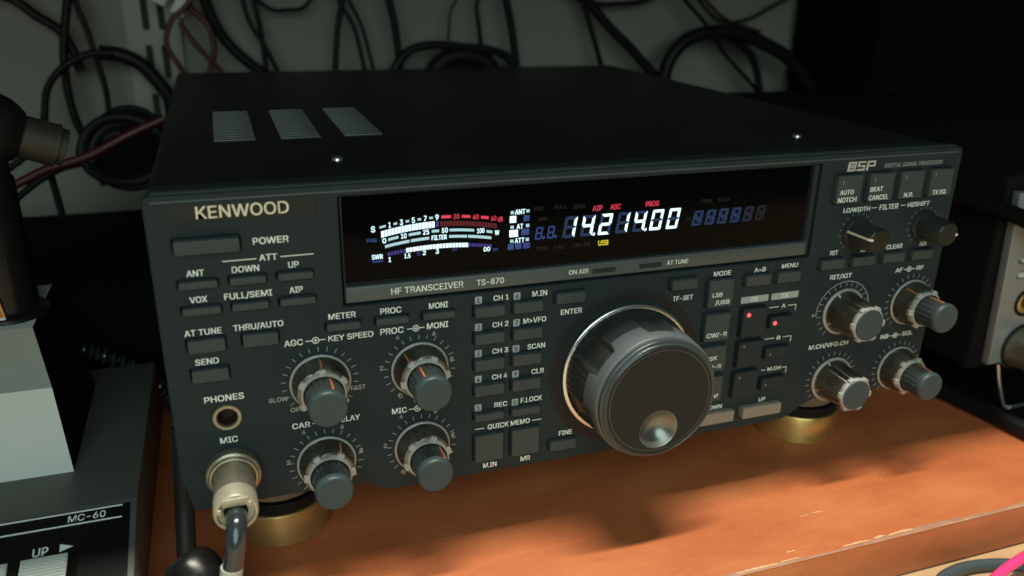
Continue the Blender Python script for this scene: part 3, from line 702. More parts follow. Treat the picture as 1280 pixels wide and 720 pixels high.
def knob_single(x, z, ang):
    bm = bmesh.new()
    lathe(bm, [(10.75, .2), (10.8, -.6), (9.8, -1.4)], x, z, 64)
    def rm(r, a, t):
        c = math.cos(4 * (t - math.radians(ang)))
        return r - (.9 if -15.2 < a < -1.6 else 0) * max(0, c) ** 14
    lathe(bm, [(9.9, -1.2), (9.3, -2.2), (7.8, -15.0), (7.4, -15.4)], x, z, 120, rmod=rm)
    k = obj('knob', bm, 'knobbody', TR)
    bm = bmesh.new(); lathe(bm, [(10.75, -.2), (10.95, -.7), (10.8, -1.15), (10.2, -1.5), (9.6, -1.3)], x, z, 64); obj('skirt_rim', bm, 'ring', k)
    bm = bmesh.new()
    lathe(bm, [(7.2, -15.0), (7.75, -15.2), (7.8, -16.4), (7.4, -17.0), (6.9, -17.05)], x, z, 144, rmod=lambda r, a, t: r + (.9 if r > 7.3 and math.cos(6 * (t - math.radians(ang))) > .6 else 0))
    obj('notched_ring', bm, 'ring', k)
    bm = bmesh.new(); lathe(bm, [(7.1, -16.6), (7.0, -17.3), (6.7, -17.6), (0, -17.7)], x, z, 48); obj('cap', bm, 'cap', k)
    bm = bmesh.new()
    for a in (ang - 45, ang + 45 - 6):
        t = math.radians(a + 10); d = Vector((math.sin(t), 0, math.cos(t))); s = Vector((math.cos(t), 0, -math.sin(t)))
        vs = [bm.verts.new((Vector((x, yy, z)) + d * rr + s * sg * .75) * S) for yy, rr in ((-3.0, 9.05), (-5.0, 8.85)) for sg in (-1, 1)]
        bm.faces.new((vs[0], vs[1], vs[3], vs[2]))
    obj('highlight_mark', bm, 'cream', k)
    return k
knob_single(279.0, 51.0, -30); knob_single(278.9, 17.4, -25)
def knob_small(x, z, ang):
    bm = bmesh.new()
    lathe(bm, [(7.0, .2), (6.9, -1.0), (6.1, -2.0), (5.5, -13.2), (5.0, -14.0)], x, z, 72, rmod=lambda r, a, t: r - (.3 if -13 < a < -2 else 0) * max(0, math.cos(14 * t)))
    k = obj('knob', bm, 'dial', TR)
    bm = bmesh.new(); lathe(bm, [(5.3, -13.4), (5.2, -14.0), (4.7, -14.4), (0, -14.4)], x, z, 40); obj('cap', bm, 'keyglass', k)
    bm = bmesh.new(); a = math.radians(ang); d = Vector((math.sin(a), 0, math.cos(a))); s = Vector((math.cos(a), 0, -math.sin(a)))
    pts = ((-1.8, 6.3, 1), (-13.6, 5.75, 1), (-14.55, 5.0, 1), (-14.6, 3.6, 1))
    vs = [[bm.verts.new((Vector((x, yy, z)) + d * rr + s * sg * .5) * S) for sg in (-1, 1)] for yy, rr, _ in pts]
    for p, r_ in zip(vs, vs[1:]): bm.faces.new((p[0], p[1], r_[1], r_[0]))
    obj('pointer_line', bm, 'cream', k, smooth=False)
M['keyglass'] = mat('glossy knob cap', (.010, .016, .013), .25, spec=.3)
knob_small(279.0, 87.6, -78); knob_small(315.6, 87.6, 95)

# --- tuning dial
bm = bmesh.new()
def dm(r, a, t):
    if a > -3 or a < -24: return r
    c = math.cos(6 * (t - .12)); s = max(0, min(1, (c - .15) / .35)); s = s * s * (3 - 2 * s)
    rib = .28 * max(0, math.cos(60 * t)) * (1 - s)
    return r - 1.5 * s - rib * (1 if -21 < a else 0)
lathe(bm, [(26.6, 3), (27.4, -1.5), (27.3, -3.5), (26.8, -6), (26.1, -14), (25.6, -19), (25.4, -23)], DX, DZ, 360, rmod=dm)
dial = obj('tuning_dial', bm, 'dial', TR, angle=50)
bm = bmesh.new(); lathe(bm, [(27.6, -.9), (28.4, -1.3), (28.7, -1.9), (28.5, -2.6), (27.9, -2.9), (27.2, -2.9)], DX, DZ, 120); obj('base_ring', bm, 'chrome', dial)
bm = bmesh.new()
def em(r, a, t):
    c = math.cos(6 * (t - .12)); s = max(0, min(1, (c + .15) / .3)); s = s * s * (3 - 2 * s)
    return r
# the paler front collar, its rear edge wavy where the finger grips end
seg_n = 240; rings = []
for r, a, wv in ((25.2, -20.6, 1), (25.75, -21.0, 1), (25.75, -23.0, .5), (25.5, -26.2, 0), (25.2, -26.7, 0), (24.2, -26.9, 0)):
    ring = []
    for i in range(seg_n):
        t = 2 * PI * i / seg_n; c = math.cos(6 * (t - .12)); s = max(0, min(1, (c + .05) / .25)); s = s * s * (3 - 2 * s)
        rr = r - (0.0 if wv == 0 else .1); aa = a + wv * (1.6 * (1 - s) - 1.2 * s) * .9 + (2.2 * wv * (1 - s))
        rr2 = rr + .55 * wv * (1 - s)
        ring.append(bm.verts.new(Vector((DX + rr2 * math.sin(t), aa, DZ + rr2 * math.cos(t))) * S))
    rings.append(ring)
for a, b in zip(rings, rings[1:]):
    for i in range(seg_n): bm.faces.new((a[i], b[i], b[(i + 1) % seg_n], a[(i + 1) % seg_n]))
bmesh.ops.recalc_face_normals(bm, faces=bm.faces[:])
obj('front_collar', bm, 'collar', dial, angle=50)
bm = bmesh.new(); lathe(bm, [(24.3, -26.4), (24.55, -27.2), (24.75, -27.6), (24.7, -28.4), (24.4, -28.8), (23.9, -28.9), (23.6, -29.0), (23.55, -29.5), (23.3, -29.85), (22.95, -29.9), (22.75, -29.6), (22.5, -29.6), (22.3, -29.9), (21.0, -30.0)], DX, DZ, 160)
obj('front_rim', bm, 'dialrim', dial, angle=60)
# face with the finger dimple: disc as a grid with the dimple sunk into it
def face_with_dimple(mi_face):
    bm = bmesh.new(); dx, dz, dr = .2, -12.2, 8.2; n = 72
    # polar grid round the dimple centre out to the face edge
    rings = []
    fr = [0, .15, .3, .45, .6, .75, .88, .96, 1.0]
    for f in fr:
        if f == 0: rings.append([bm.verts.new(Vector((DX + dx, -29.95 + 4.8, DZ + dz)) * S)]); continue
        rr = dr * f; y = -29.95 + 4.8 * (1 - f ** 2) if f < 1 else -29.95
        rings.append([bm.verts.new(Vector((DX + dx + rr * math.sin(2 * PI * i / n), y, DZ + dz + rr * math.cos(2 * PI * i / n))) * S) for i in range(n)])
    for kk in (.05, .12, .3, .55, .8, 1.0):
        ring = []
        for i in range(n):
            t = 2 * PI * i / n; ux, uz = math.sin(t), math.cos(t)
            b_ = dx * ux + dz * uz; c_ = dx * dx + dz * dz - 22.35 ** 2; L_ = -b_ + math.sqrt(b_ * b_ - c_)
            rr = dr + (L_ - dr) * kk; ring.append(bm.verts.new(Vector((DX + dx + rr * ux, -29.97 + (.0 if kk < .1 else 0), DZ + dz + rr * uz)) * S))
        rings.append(ring)
    for ri, (a, b) in enumerate(zip(rings, rings[1:])):
        for i in range(n):
            j = (i + 1) % n
            if len(a) == 1: f = bm.faces.new((a[0], b[i], b[j]))
            else: f = bm.faces.new((a[i], b[i], b[j], a[j]))
            f.material_index = 1 if ri < 8 else 0
    bmesh.ops.recalc_face_normals(bm, faces=bm.faces[:])
    return bm
fc = obj('dial_face', face_with_dimple(0), ['dialface', 'dimple'], dial, angle=60)
bm = bmesh.new(); lathe(bm, [(33.6, -.15), (33.0, -.25), (29.6, -.12), (29.2, .3)], DX, DZ, 120); obj('dial_recess_shade', bm, 'well', dial)  # black ring stands for the shadowed recess round the dial

# --- headphone jack
bm = bmesh.new(); lathe(bm, [(5.0, .5), (5.0, -.6), (4.7, -1.0), (3.7, -1.0), (3.3, -.4), (3.2, 6)], 17.7, 41.9, 48); jk = obj('headphone_jack', bm, 'plug', TR)
bm = bmesh.new(); lathe(bm, [(3.25, -.1), (3.2, 6), (0, 6)], 17.7, 41.9, 32); obj('bore', bm, 'hole', jk)
# --- radio's own feet above the discs
for x in (36, 294):
    for y in (44, 310):
        bm = bmesh.new(); lathe(bm, [(0, 10), (9, 10), (9.5, -11.2 if y < 100 else ZD), (0, -11.2 if y < 100 else ZD)], x, 0, 40, 'z', y); obj('foot', bm, 'rubber', TR)

# ------------------------------------------------------------------ brass discs
def isolator(x, y, label, bmat):
    t = thing('isolation_foot', label, 'equipment foot', (x, y, ZD), 'brass isolation feet under the radio')
    bm = bmesh.new(); lathe(bm, [(0, ZD + .02), (20.6, ZD + .02), (21.1, ZD + .6), (21.1, -17.8), (20.7, -17.2), (19.5, -17.0), (0, -17)], x, 0, 96, 'z', y); under(obj('brass_disc', bm, bmat, t), t, (x, y, ZD))
    bm = bmesh.new(); lathe(bm, [(19.8, -17.1), (20.0, -16.6), (20.0, -13.0), (19.4, -12.4), (17.4, -12.2), (17.2, -13)], x, 0, 96, 'z', y); under(obj('rubber_ring', bm, 'rubber', t), t, (x, y, ZD))
    bm = bmesh.new(); lathe(bm, [(17.6, -14), (17.5, -12.6), (0, -12.5)], x, 0, 64, 'z', y); under(obj('felt_pad', bm, 'pad', t), t, (x, y, ZD))
isolator(33.5, 40.5, 'tarnished brass disc with black rubber rim under the radio beside the microphone plug', 'brassold')
isolator(296.5, 40.5, 'shiny yellow brass disc under the right front of the radio, below the lower right knobs', 'brass')

# ------------------------------------------------------------------ microphone plug and cord
px_, pz_ = 17.7, 20.3
pl = thing('microphone_plug', 'dull metal screw-on microphone plug with dark cord, fitted into the front of the radio', 'plug', (px_, -4, pz_))
PL = (px_, -4, pz_)
bm = bmesh.new()
lathe(bm, [(8.6, -.3), (9.3, -.5), (9.35, -4.6), (8.9, -5.0), (8.6, -5.1), (8.3, -5.6), (8.2, -6.2), (7.5, -6.4)], px_, pz_, 180, rmod=lambda r, a, t: r + (.16 * math.cos(60 * t) if r > 9.2 else 0))
under(obj('knurled_nut', bm, 'plug', pl), pl, PL)
bm = bmesh.new(); lathe(bm, [(7.5, -5.6), (7.1, -6.4), (7.0, -19.0), (7.1, -19.6), (7.2, -20)], px_, pz_, 96); under(obj('barrel', bm, 'plug', pl), pl, PL)
bm = bmesh.new(); lathe(bm, [(6.9, -19.4), (7.25, -19.8), (7.3, -26.4), (6.9, -27.2), (6.1, -27.4), (5.8, -26.2), (4.2, -26.0), (3.9, -26.2), (3.9, -24)], px_, pz_, 96)
box(bm, px_ - 4.2, px_ + 4.6, -27.8, -25.2, pz_ + 2.9, pz_ + 6.0, .5, 2)
under(obj('end_clamp', bm, 'plugpale', pl), pl, PL)
for a in (55, -75):
    bm = bmesh.new(); t = math.radians(a); lathe(bm, [(0, -28.0), (.9, -27.9), (1.15, -27.3), (1.2, -26)], px_ + 5.5 * math.sin(t), pz_ + 5.5 * math.cos(t), 20); under(obj('clamp_screw', bm, 'plugpale', pl), pl, PL)
bm = bmesh.new(); tube(bm, [(17.7, -22, 19.6), (17.7, -27.5, 19.4), (17.5, -31.5, 18.0), (16.9, -34, 14.0), (15.6, -35, 8), (14.0, -35.5, 1), (12.2, -35.5, -10), (10, -35, -24)], lambda t: 3.5 - .3 * t, 24, 8)
under(obj('cord', bm, 'cordgloss', pl), pl, PL)
bm = bmesh.new(); tube(bm, [(14.75, -35.3, 5.6), (13.9, -35.5, .8)], 3.62, 24, 4); under(obj('sleeve', bm, 'tape', pl), pl, PL)

# glossy black boot and the cable running down at the radio's corner
bm = bmesh.new(); tube(bm, [(1.5, 8, 36), (.6, 4, 20), (-.4, 1, 6), (-1, -8, -8), (-.5, -16, -14)], 3.4, 20, 8)
cbl = thing('corner_cable', 'black cable with fat glossy plug hanging down beside the radio front left corner', 'cable', (0, -16, ZD))
under(obj('cord', bm, 'rubber', cbl), cbl, (0, -16, ZD))
bm = bmesh.new(); tube(bm, [(-1, -17, -2), (1, -20, -4.5), (4, -24, -10), (8, -28, -18), (12, -32, -26)], lambda t: 5.5 + 5.2 * math.sin(PI * min(1, .12 + t * .75)), 28, 8)
bo = under(obj('plug', bm, 'gloss', cbl), cbl, (0, -16, ZD))

# ------------------------------------------------------------------ desk microphone
MC = thing('desk_microphone', 'black desk microphone with silver grey block on a sloping base, cut off at the left', 'microphone', (-90, 60, ZD))
ML = (-90, 60, ZD)
def prism(bm, prof, x0, x1, bev=0):
    a = [bm.verts.new(Vector((x0, y, z)) * S) for y, z in prof]; b = [bm.verts.new(Vector((x1, y, z)) * S) for y, z in prof]
    bm.faces.new(a); bm.faces.new(b[::-1])
    for i in range(len(a)):
        j = (i + 1) % len(a); bm.faces.new((a[j], a[i], b[i], b[j]))
    bmesh.ops.recalc_face_normals(bm, faces=bm.faces[:])
    if bev: bmesh.ops.bevel(bm, geom=bm.edges[:], offset=bev * S, segments=2, affect='EDGES', profile=.5)
bm = bmesh.new(); prism(bm, [(150, -1), (24.3, 0), (-62, -24.3), (-62, ZD + .05), (150, ZD + .05)], -172, -18.4, .9)
under(obj('base', bm, 'micbase', MC), MC, ML)
sl_ = -.2815
def onpanel(co): return Vector((co.x, 0, 0)) + Vector((0, 24.3, 0)) * 0 + Vector((0, co.z, (co.z - 24.3) * -sl_)) + Vector((0, sl_, 1)).normalized() * (-co.y)
def slabp(bm, x0, x1, ya, yb, h, mi=0):
    n = Vector((0, sl_, 1)).normalized()
    base = [Vector((x, y, (y - 24.3) * -sl_)) for x, y in ((x0, ya), (x1, ya), (x1, yb), (x0, yb))]
    u = [bm.verts.new((p + n * h) * S) for p in base]; d = [bm.verts.new((p - n * .4) * S) for p in base]
    bm.faces.new(u).material_index = mi
    for i in range(4): bm.faces.new((u[(i + 1) % 4], u[i], d[i], d[(i + 1) % 4])).material_index = mi
bm = bmesh.new(); slabp(bm, -168, -20.7, -58, 22.6, .12); cp = under(obj('control_panel', bm, 'micpanel', MC, smooth=False), MC, ML)
bm = bmesh.new()
slabp(bm, -160, -23.5, 21.6, 22.25, .2); slabp(bm, -160, -23.5, 16.2, 16.85, .2)
text(bm, 'MC-60', -41.7, -29.1, 17.75, 2.9, -.2, bold=.016, xf=onpanel)
text(bm, 'UP', -51.9, -46.9, 5.2, 3.5, -.2, bold=.02, xf=onpanel)
n_ = Vector((0, sl_, 1)).normalized()
tri = [bm.verts.new((Vector((x, y, (y - 24.3) * -sl_)) + n_ * .22) * S) for x, y in ((-43.3, 5.4), (-38.9, 7.1), (-43.3, 8.8))]; bm.faces.new(tri)
under(obj('lettering', bm, 'print', cp, smooth=False), cp, ML)
bm = bmesh.new(); slabp(bm, -56, -37, -14, 4.6, .35); kf = under(obj('key_frame', bm, 'case', MC, smooth=False), MC, ML)
for x0, x1 in ((-55.0, -40.2), (-76, -59)):
    bm = bmesh.new(); slabp(bm, x0, x1, -10, 4.0, 1.2)
    for k in range(9): slabp(bm, x0 + .2, x1 - .2, 3.4 - k * 1.25 - .55, 3.4 - k * 1.25, 1.75)
    under(obj('ribbed_key', bm, 'micblock', MC, smooth=False), MC, ML)
bm = bmesh.new()
v = []
for z, x1, y0, y1 in ((-.5, -43.5, 51.0, 128), (33.5, -47.3, 60.0, 120), (58.5, -50.4, 63.0, 112)):
    v.append([bm.verts.new(Vector(p) * S) for p in ((-150, y0, z), (x1, y0, z), (x1 - .5, y1, z), (-150, y1, z))])
bm.faces.new(v[0][::-1]); bm.faces.new(v[2])
for lo_, hi_, mats in ((v[0], v[1], (0, 1, 0, 1)), (v[1], v[2], (2, 1, 0, 1))):
    for i in range(4): bm.faces.new((lo_[i], lo_[(i + 1) % 4], hi_[(i + 1) % 4], hi_[i])).material_index = mats[i]
bmesh.ops.bevel(bm, geom=[e for e in bm.edges if e.calc_face_angle(0) > .6], offset=.6 * S, segments=2, affect='EDGES', profile=.5)
bmesh.ops.recalc_face_normals(bm, faces=bm.faces[:])
under(obj('switch_block', bm, ['micblock', 'case', 'micshade'], MC), MC, ML)
bm = bmesh.new(); lathe(bm, [(15, 58), (14.6, 60), (12.5, 61), (11.2, 61.5), (10.8, 112), (10.6, 113)], -61.5, 0, 48, 'z', 82); under(obj('stem', bm, 'gloss', MC), MC, ML)
bm = bmesh.new(); tube(bm, [(-62.2, 69.8, 61), (-63.6, 69.6, 71), (-66.5, 70.4, 87), (-69, 71.5, 108)], .8, 10); tube(bm, [(-60.5, 69.6, 60), (-62.0, 69.4, 70), (-65.5, 70, 87), (-68, 71, 108)], .6, 10)
under(obj('reflection_streaks', bm, 'amber', MC), MC, ML)  # amber reflection on the black stem, built as two coloured streaks
bm = bmesh.new(); box(bm, -63.8, -60.0, 68.4, 70.6, 59.2, 61.4, .6, 2); under(obj('white_blob', bm, 'white', MC), MC, ML)  # small off white block at the foot of the stem
# head and collar, lying towards the radio
hd = [Vector((-140, 75, 146)), Vector((-50, 92, 127.5)), Vector((-26, 98, 117.5))]
dirv = (hd[2] - hd[1]).normalized()
bm = bmesh.new(); tube(bm, [hd[1] - dirv * 70, hd[1] - dirv * 45, hd[1] - dirv * 20, hd[1] - dirv * 6, hd[1] + dirv * 2], lambda t: 14.5 - 5.0 * max(0, (t - .55) / .45) ** 2, 40, 6)
under(obj('head', bm, 'rubber', MC), MC, ML)
bm = bmesh.new(); tube(bm, [hd[1] + dirv * 0, hd[1] + dirv * 6, hd[1] + dirv * 14], 8.4, 40, 4); under(obj('collar', bm, 'bronze', MC), MC, ML)
bm = bmesh.new(); tube(bm, [hd[1] + dirv * 14, hd[1] + dirv * 18], 7.4, 40, 4); tube(bm, [hd[1] + dirv * 13.6, hd[1] + dirv * 15], 8.6, 40, 4); tube(bm, [hd[1] + dirv * 1, hd[1] + dirv * 2.2], 8.9, 40, 4)
under(obj('collar_ring', bm, 'bronze', MC), MC, ML)
bm = bmesh.new(); tube(bm, [(-61.5, 82, 108), (-61.5, 84, 118), (-62, 88, 126), (-70, 90, 132)], 9.5, 24); under(obj('neck', bm, 'rubber', MC), MC, ML)

# coiled cord from the microphone towards the radio
bm = bmesh.new()
path = smoothpath([(-82, 156, 30), (-62, 154, 15.5), (-50, 152, 9), (-41, 151, 4.5), (-29, 150, -3), (-20, 149, -12), (-14, 147, -22), (-9, 138, -26.5)], 34)
cp_ = []
for i, p in enumerate(path):
    a = i * 2 * PI / 11.0
    t = (path[min(i + 1, len(path) - 1)] - path[max(0, i - 1)]).normalized(); u = Vector((0, 0, 1)); s = t.cross(u).normalized(); u = s.cross(t)
    cp_.append(p + (u * math.cos(a) + s * math.sin(a)) * 3.2)
tube(bm, cp_, 1.0, 8, 1, smooth=False)
tag(obj('coiled_cord', bm, 'cordgloss'), 'black coiled cord lying between the desk microphone and the radio', 'cable')

# ------------------------------------------------------------------ second radio at the right
RR = thing('silver_radio', 'silver grey fronted radio with round knobs, cut off by the right edge of the photo', 'radio', (460, 20, ZD)); RL = (460, 20, ZD)
X0 = 402; Zb, Zt = -3, 92
holes = [disc(421.5, 5.5, 12.6, 40), disc(417.5, 31.5, 7.2, 32), rrect(406.5, 418, 45.8, 49.6, 1.8, 4), rrect(405.5, 417, 54.2, 58.0, 1.8, 4)]
poly_o = [(X0, Zb), (560, Zb), (560, Zt), (X0 - 7, Zt)]
me = plate_mesh([(X0 - .3, Zb), (560, Zb), (560, Zt), (X0 - 6.5, Zt)], holes, 20, 25, .8, 3)
under(mobj('front_panel', me, 'rfront', RR), RR, RL)
bm = bmesh.new(); box(bm, X0 - 9, 570, 25.4, 330, -8, 100, 3, 3); under(obj('case', bm, 'rbody', RR), RR, RL)
bm = bmesh.new(); lathe(bm, [(12.2, 24), (11.8, 18), (10.8, 14), (11.0, 10), (10.6, 4.5), (9.6, 3.6), (6.5, 4.0), (0, 4.4)], 421.5, 5.5, 64); under(obj('knob', bm, 'plug', RR), RR, RL)
bm = bmesh.new(); lathe(bm, [(12.9, 21), (13.2, 19.2), (12.4, 18.6), (11.8, 19.5)], 421.5, 5.5, 64); under(obj('knob_ring', bm, 'rubber', RR), RR, RL)
bm = bmesh.new(); lathe(bm, [(6.4, 24.8), (6.2, 19.2), (5.4, 18.8), (3.6, 19.2), (3.4, 24)], 417.5, 31.5, 48); under(obj('jack_socket', bm, 'brass', RR), RR, RL)
bm = bmesh.new(); lathe(bm, [(7.6, 20.5), (7.7, 19.4), (7.0, 19.2), (6.8, 20.5)], 417.5, 31.5, 48); under(obj('jack_ring', bm, 'rubber', RR), RR, RL)
for z in (45.8, 54.2):
    me = plate_mesh(rrect(407, 417, z + .5, z + 3.3, 1.3, 4), [], 19.4, 24, .3, 1); under(mobj('button', me, 'micblock', RR), RR, RL)
bm = bmesh.new(); tube(bm, [(413.8, 24, -6), (415.2, 22, -16), (417.0, 19, -26), (418.2, 17.5, -29.4), (421, 16.5, ZD + 1.3 + 1.3), (428, 16, ZD + 1.3 + 1.3), (520, 15, ZD + 1.3), (524, 17, -28), (527, 30, -8)], 1.2, 12, 4)
under(obj('wire_stand', bm, 'steel', RR), RR, RL)
for x in (400, 550):
    bm = bmesh.new(); lathe(bm, [(0, -7.5), (9, -7.8), (9, ZD), (0, ZD)], x, 0, 24, 'z', 300); under(obj('foot', bm, 'rubber', RR), RR, RL)
bm = bmesh.new(); tube(bm, [(345, 120, 70), (372, 70, 86), (392, 20, 82), (412, -4, 68), (440, -22, 54), (480, -30, 36), (515, -34, 5), (540, -36, -22), (580, -34, -26.2), (640, -20, -26.2)], 4.2, 14)
tag(obj('cable', bm, 'case'), 'thick black cable sagging across the silver grey radio front at the right edge', 'cable')
bm = bmesh.new(); tube(bm, [(340, 190, -27.5), (366, 110, -27.3), (384, 70, -27.3), (394, 45, -27.3), (399, 18, -27.3), (403, -9, -27.3), (407, -34, -27.3), (416, -50, -27.2), (430, -62, -31), (440, -68, -48)], 4.6, 16)
tag(obj('cable', bm, 'cable'), 'thick black cable lying on the board from behind the radio to the lower right', 'cable')
me = bpy.data.meshes.new('m'); bm = bmesh.new()
mp = [(345, 200), (370, 112), (388, 70), (397, 45), (402, 18), (406, -9), (410, -34), (418, -47), (900, -47), (900, 400), (345, 400)]
U = [bm.verts.new(Vector((x, y, ZD + 1.2)) * S) for x, y in mp]; D = [bm.verts.new(Vector((x, y, ZD + .05)) * S) for x, y in mp]
bm.faces.new(U)
for i in range(len(U)): bm.faces.new((U[(i + 1) % len(U)], U[i], D[i], D[(i + 1) % len(U)]))
bmesh.ops.recalc_face_normals(bm, faces=bm.faces[:])
tag(obj('black_sheet', bm, 'case'), 'thin black sheet under the silver grey radio, edged by the thick cable', 'mat')  # thin black sheet laid over the board beyond the cable
# black boxes added for the shade at the back, right and left
bm = bmesh.new(); prism(bm, [(300, ZD + .1), (300, 215), (410, 215), (410, ZD + .1)], 545, 980, 6)
tag(obj('shade_box', bm, 'case'), 'plain black box added for the dark shade behind both radios at the right', 'box')
bm = bmesh.new(); prism(bm, [(176, ZD + .1), (176, 30), (330, 34), (330, ZD + .1)], -230, -10, 3)
tag(obj('shade_block', bm, 'case'), 'low black box added to darken the space between desk microphone and wall', 'box')  # low box added and enlarged to deepen the shade at the left

# ------------------------------------------------------------------ cables behind
CB = [
('cable','cable','black cable entering from the top left corner, sloping down over the wall',3.3,[(-122,395,179),(-98,395,167),(-86,395,157),(-73,395,147),(-67,395,135),(-64,395,119)]),
('cable','cable','black cable hanging straight down, leftmost of the vertical ones',2.9,[(-60,388,188),(-64,388,167),(-71,388,136),(-73,388,109),(-71,388,86),(-65,388,66),(-58,380,40)]),
('cable','cable','slim black cable just right of the leftmost hanging one, slanting rightward',2.1,[(-63,392,187),(-60,392,167),(-55,392,146),(-52,392,127),(-49,392,102),(-52,392,76),(-60,385,50)]),
('cable','cable','thin black loop of cable arching left of the cream slotted rail',2.6,[(-95,380,66),(-89,380,91),(-84,380,110),(-72,380,124),(-56,380,132),(-40,380,133)]),
('cable','cable','fat black cable bundle curving down in front of the cream slotted rail',5.1,[(-49,385,133),(-36,385,131),(-24,385,125),(-15,385,114),(-7,385,99),(-8,385,79),(-14,370,50)]),
('cable','redcable','dark red cable looping left below the white connector',1.9,[(13,372,166),(1,372,155),(-4,372,139),(3,372,123),(9,372,109),(14,365,90)]),
('cable','redcable','short dark red cable crossing between the two red loops above the radio corner',1.9,[(6,376,153),(13,376,141),(23,376,128),(32,376,116),(40,370,95)]),
('cable','redcable','dark red cable looping right below the white connector',2.2,[(13,380,164),(24,380,152),(27,380,135),(22,380,116),(20,375,95)]),
('cable','rubber','soft grey black cable slanting right behind the red loops',4.0,[(18,402,189),(24,402,167),(32,402,145),(45,402,128),(67,402,110),(90,400,96)]),
('cable','cable','slim black cable above the middle roof vent, left one of a crossing pair',1.9,[(48,390,189),(50,390,168),(54,390,151),(62,390,137),(72,390,114)]),
('cable','cable','slim black cable above the middle roof vent, right one of a crossing pair',2.0,[(57,395,190),(58,395,168),(61,395,145),(63,395,113)]),
('cable','cable','thin black cable drooping in a shallow curve at the top of the photo',1.6,[(50,398,181),(60,398,168),(71,398,161),(82,398,161),(94,398,163),(107,398,179)]),
('cable','cable','black cable hanging above the right roof vent, thickest of its trio',2.3,[(125,385,191),(121,385,169),(116,385,146),(112,385,111)]),
('cable','cable','thin black cable slanting right, middle one of the trio above the right roof vent',1.6,[(117,388,174),(122,388,162),(130,388,146),(137,388,110)]),
('cable','cable','thin black cable slanting right, rightmost of the trio above the right roof vent',1.4,[(121,392,185),(127,392,168),(136,392,148),(145,392,109)]),
('cable','cable','straight black cable dropping to the left end of the low cable arch',2.9,[(153,385,191),(156,385,169),(160,385,149),(164,385,112)]),
('cable','cable','low arch of black cable lying along the rear edge of the radio',3.5,[(152,380,105),(160,380,122),(172,380,133),(191,380,136),(214,380,134),(234,380,132),(251,380,125),(261,380,108)]),
('cable','redcable','thin red cable dropping onto the low black cable arch',1.2,[(217,390,187),(210,390,169),(205,390,157),(203,390,127)]),
('cable','cable','slim black cable dropping onto the middle of the low cable arch',1.9,[(236,390,187),(228,390,169),(227,390,162),(229,390,148),(232,390,120)]),
('cable','cable','thick black cable dropping to the right end of the low cable arch',3.1,[(246,388,193),(251,388,169),(256,388,148),(262,388,110)]),
('cable','cable','slim black cable hanging beside the thick one that slants to the big loop',2.3,[(310,390,194),(320,390,167),(328,390,145),(343,390,105)]),
('cable','cable','thick black cable slanting right down to the foot of the big loop',4.2,[(302,385,194),(321,385,170),(340,385,150),(364,385,130),(397,385,100)]),
('cable','cable','slim black cable drooping almost level across the top of the photo',2.1,[(300,395,182),(325,395,168),(355,395,167),(383,395,171),(418,395,190)]),
('cable','cable','very thick black cable loop standing behind the right rear corner of the radio',6.0,[(386,368,80),(388,370,99),(391,370,119),(402,370,135),(422,370,144),(452,370,145),(481,370,137),(518,370,119),(549,370,88)]),
('cable','cable','slim black cable slanting down right across the big loop',1.9,[(397,385,186),(413,385,169),(437,385,148),(455,385,127),(484,385,102),(509,385,80)]),
('cable','cable','thin black cable sagging above the big loop near the black box',1.4,[(421,400,187),(438,400,167),(458,400,153),(487,400,154),(511,400,165),(539,400,177),(572,400,192)]),
('cable','redcable','dark red cable above the big loop at the right',1.7,[(433,405,183),(447,405,168),(469,405,153),(505,405,143)]),
('cable','cable','short black cable curving down inside the big loop at the right',3.5,[(435,376,145),(459,376,138),(479,376,123),(491,376,96),(494,370,70)]),
('cable','redcable','dull red cable rising between the microphone collar and the wall',2.6,[(-108,250,65),(-89,250,72),(-69,250,81),(-48,250,87),(-25,252,98),(-5,256,106)]),
('cable','cable','short black cable crossing the pale gap below the microphone head',2.2,[(-114,300,63),(-95,300,75),(-83,300,84),(-75,300,91)]),
('cable','cable','short black cable hanging through the pale gap below the microphone head',2.2,[(-80,300,90),(-78,300,74),(-75,300,40)]),
('cable','cable','short black cable low in the dark below the dull red cable',2.2,[(-97,290,55),(-82,290,66),(-68,290,73),(-50,290,76)]),
]
for nm, m, lab, r, pts in CB:
    pts = list(pts)                                  # carry the hanging ones on up to the board above
    for end in (0, -1):
        a, b = Vector(pts[end]), Vector(pts[1 if end == 0 else -2])
        if a.z > 160 and a.z > b.z and a.z - b.z > 3:
            k = min(1.2, max(-1.2, (a.x - b.x) / (a.z - b.z))); up_ = [(a.x + k * 35, a.y, a.z + 45), (a.x + k * 45, a.y, 299.0)]
            pts = up_[::-1] + pts if end == 0 else pts + up_
    bm = bmesh.new(); tube(bm, pts, r, 12, 8); tag(obj(nm, bm, m), lab, 'cable', 'cables hanging behind the radio')
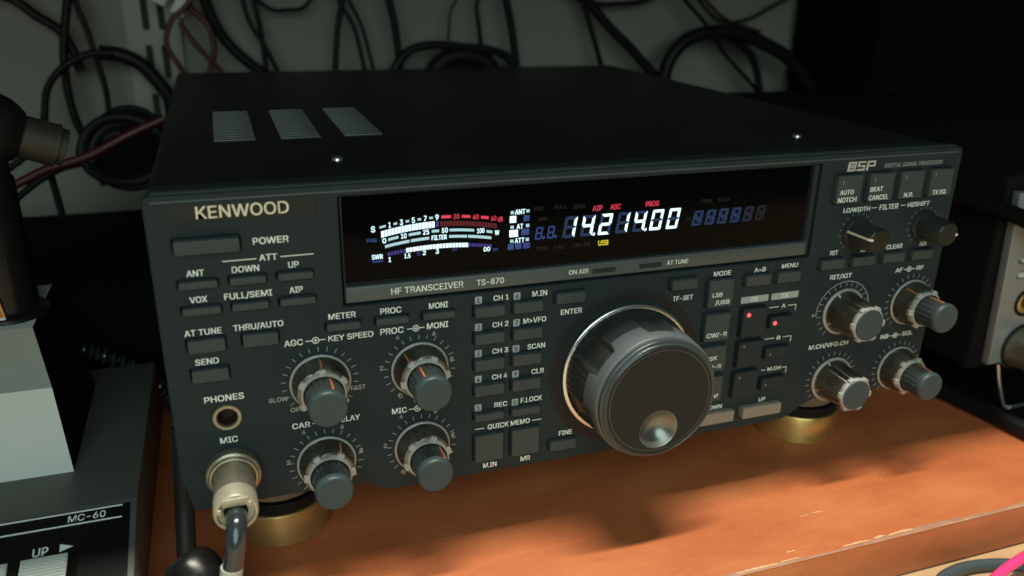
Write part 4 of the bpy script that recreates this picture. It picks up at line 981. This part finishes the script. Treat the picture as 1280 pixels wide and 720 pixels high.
# loops of coiled black cable in the dark left corner
lo = thing('cable_coil', 'black coil of cable heaped in the dark corner between microphone head and radio', 'cable coil', (-32, 300, 60))
random.seed(5)
for k in range(7):
    bm = bmesh.new(); cx, cz = -33 + random.uniform(-3, 3), 80 + random.uniform(-3, 3); ra, rb = 23 + random.uniform(-6, 3), 17 + random.uniform(-5, 4); y = 292 + k * 4; ph = random.uniform(0, 6)
    pts = [(cx + ra * math.cos(2 * PI * i / 14 + ph), y + 3 * math.sin(4 * PI * i / 14), cz + rb * math.sin(2 * PI * i / 14 + ph)) for i in range(15)]
    tube(bm, pts, 3.2, 10, 5); under(obj('loop', bm, 'rubber', lo), lo, (-32, 300, 60))
bm = bmesh.new(); lathe(bm, [(0, 296), (19, 297), (23, 301), (24, 322), (0, 323)], -32, 80, 40); under(obj('core', bm, 'case', lo), lo, (-32, 300, 60))
bm = bmesh.new(); tube(bm, [(182, 378, 108), (196, 378, 124), (213, 378, 128), (232, 378, 122), (238, 378, 108)], 7, 14); tag(obj('cable_bundle', bm, 'rubber'), 'dark lump of bundled cable under the middle of the low cable arch', 'cable bundle')
wc = thing('white_connector', 'off white two part plug at the top where the dark red cables start', 'connector', (8, 376, 160))
for (x0, x1, z0, z1) in ((-14, -3, 157, 168), (1, 10, 156.5, 170)):
    bm = bmesh.new(); box(bm, x0, x1, 372, 380, z0, z1, 1.5, 2); o = under(obj('housing', bm, 'white', wc), wc, (8, 376, 160)); o.rotation_euler = (0, .55, 0)
# cables on the desk in front
bm = bmesh.new(); tube(bm, [(280, -78, -51.8), (297, -64, -51.8), (307, -60.5, -51.8), (318, -60, -51.8), (331, -62.5, -51.8), (343, -68, -51.8), (365, -82, -51.8), (390, -100, -51.8)], 2.6, 14)
tag(obj('cable', bm, 'greycable'), 'blue grey cable curving over the pale desk in the lower right corner', 'cable')
bm = bmesh.new(); tube(bm, [(296, -84, -48), (308, -77.5, -45), (318, -74, -44), (328, -71.5, -43.5), (342, -69, -43), (370, -66, -44), (400, -64, -50)], 2.2, 14)
tag(obj('cable', bm, 'pink'), 'bright pink cable crossing the lower right corner', 'cable')
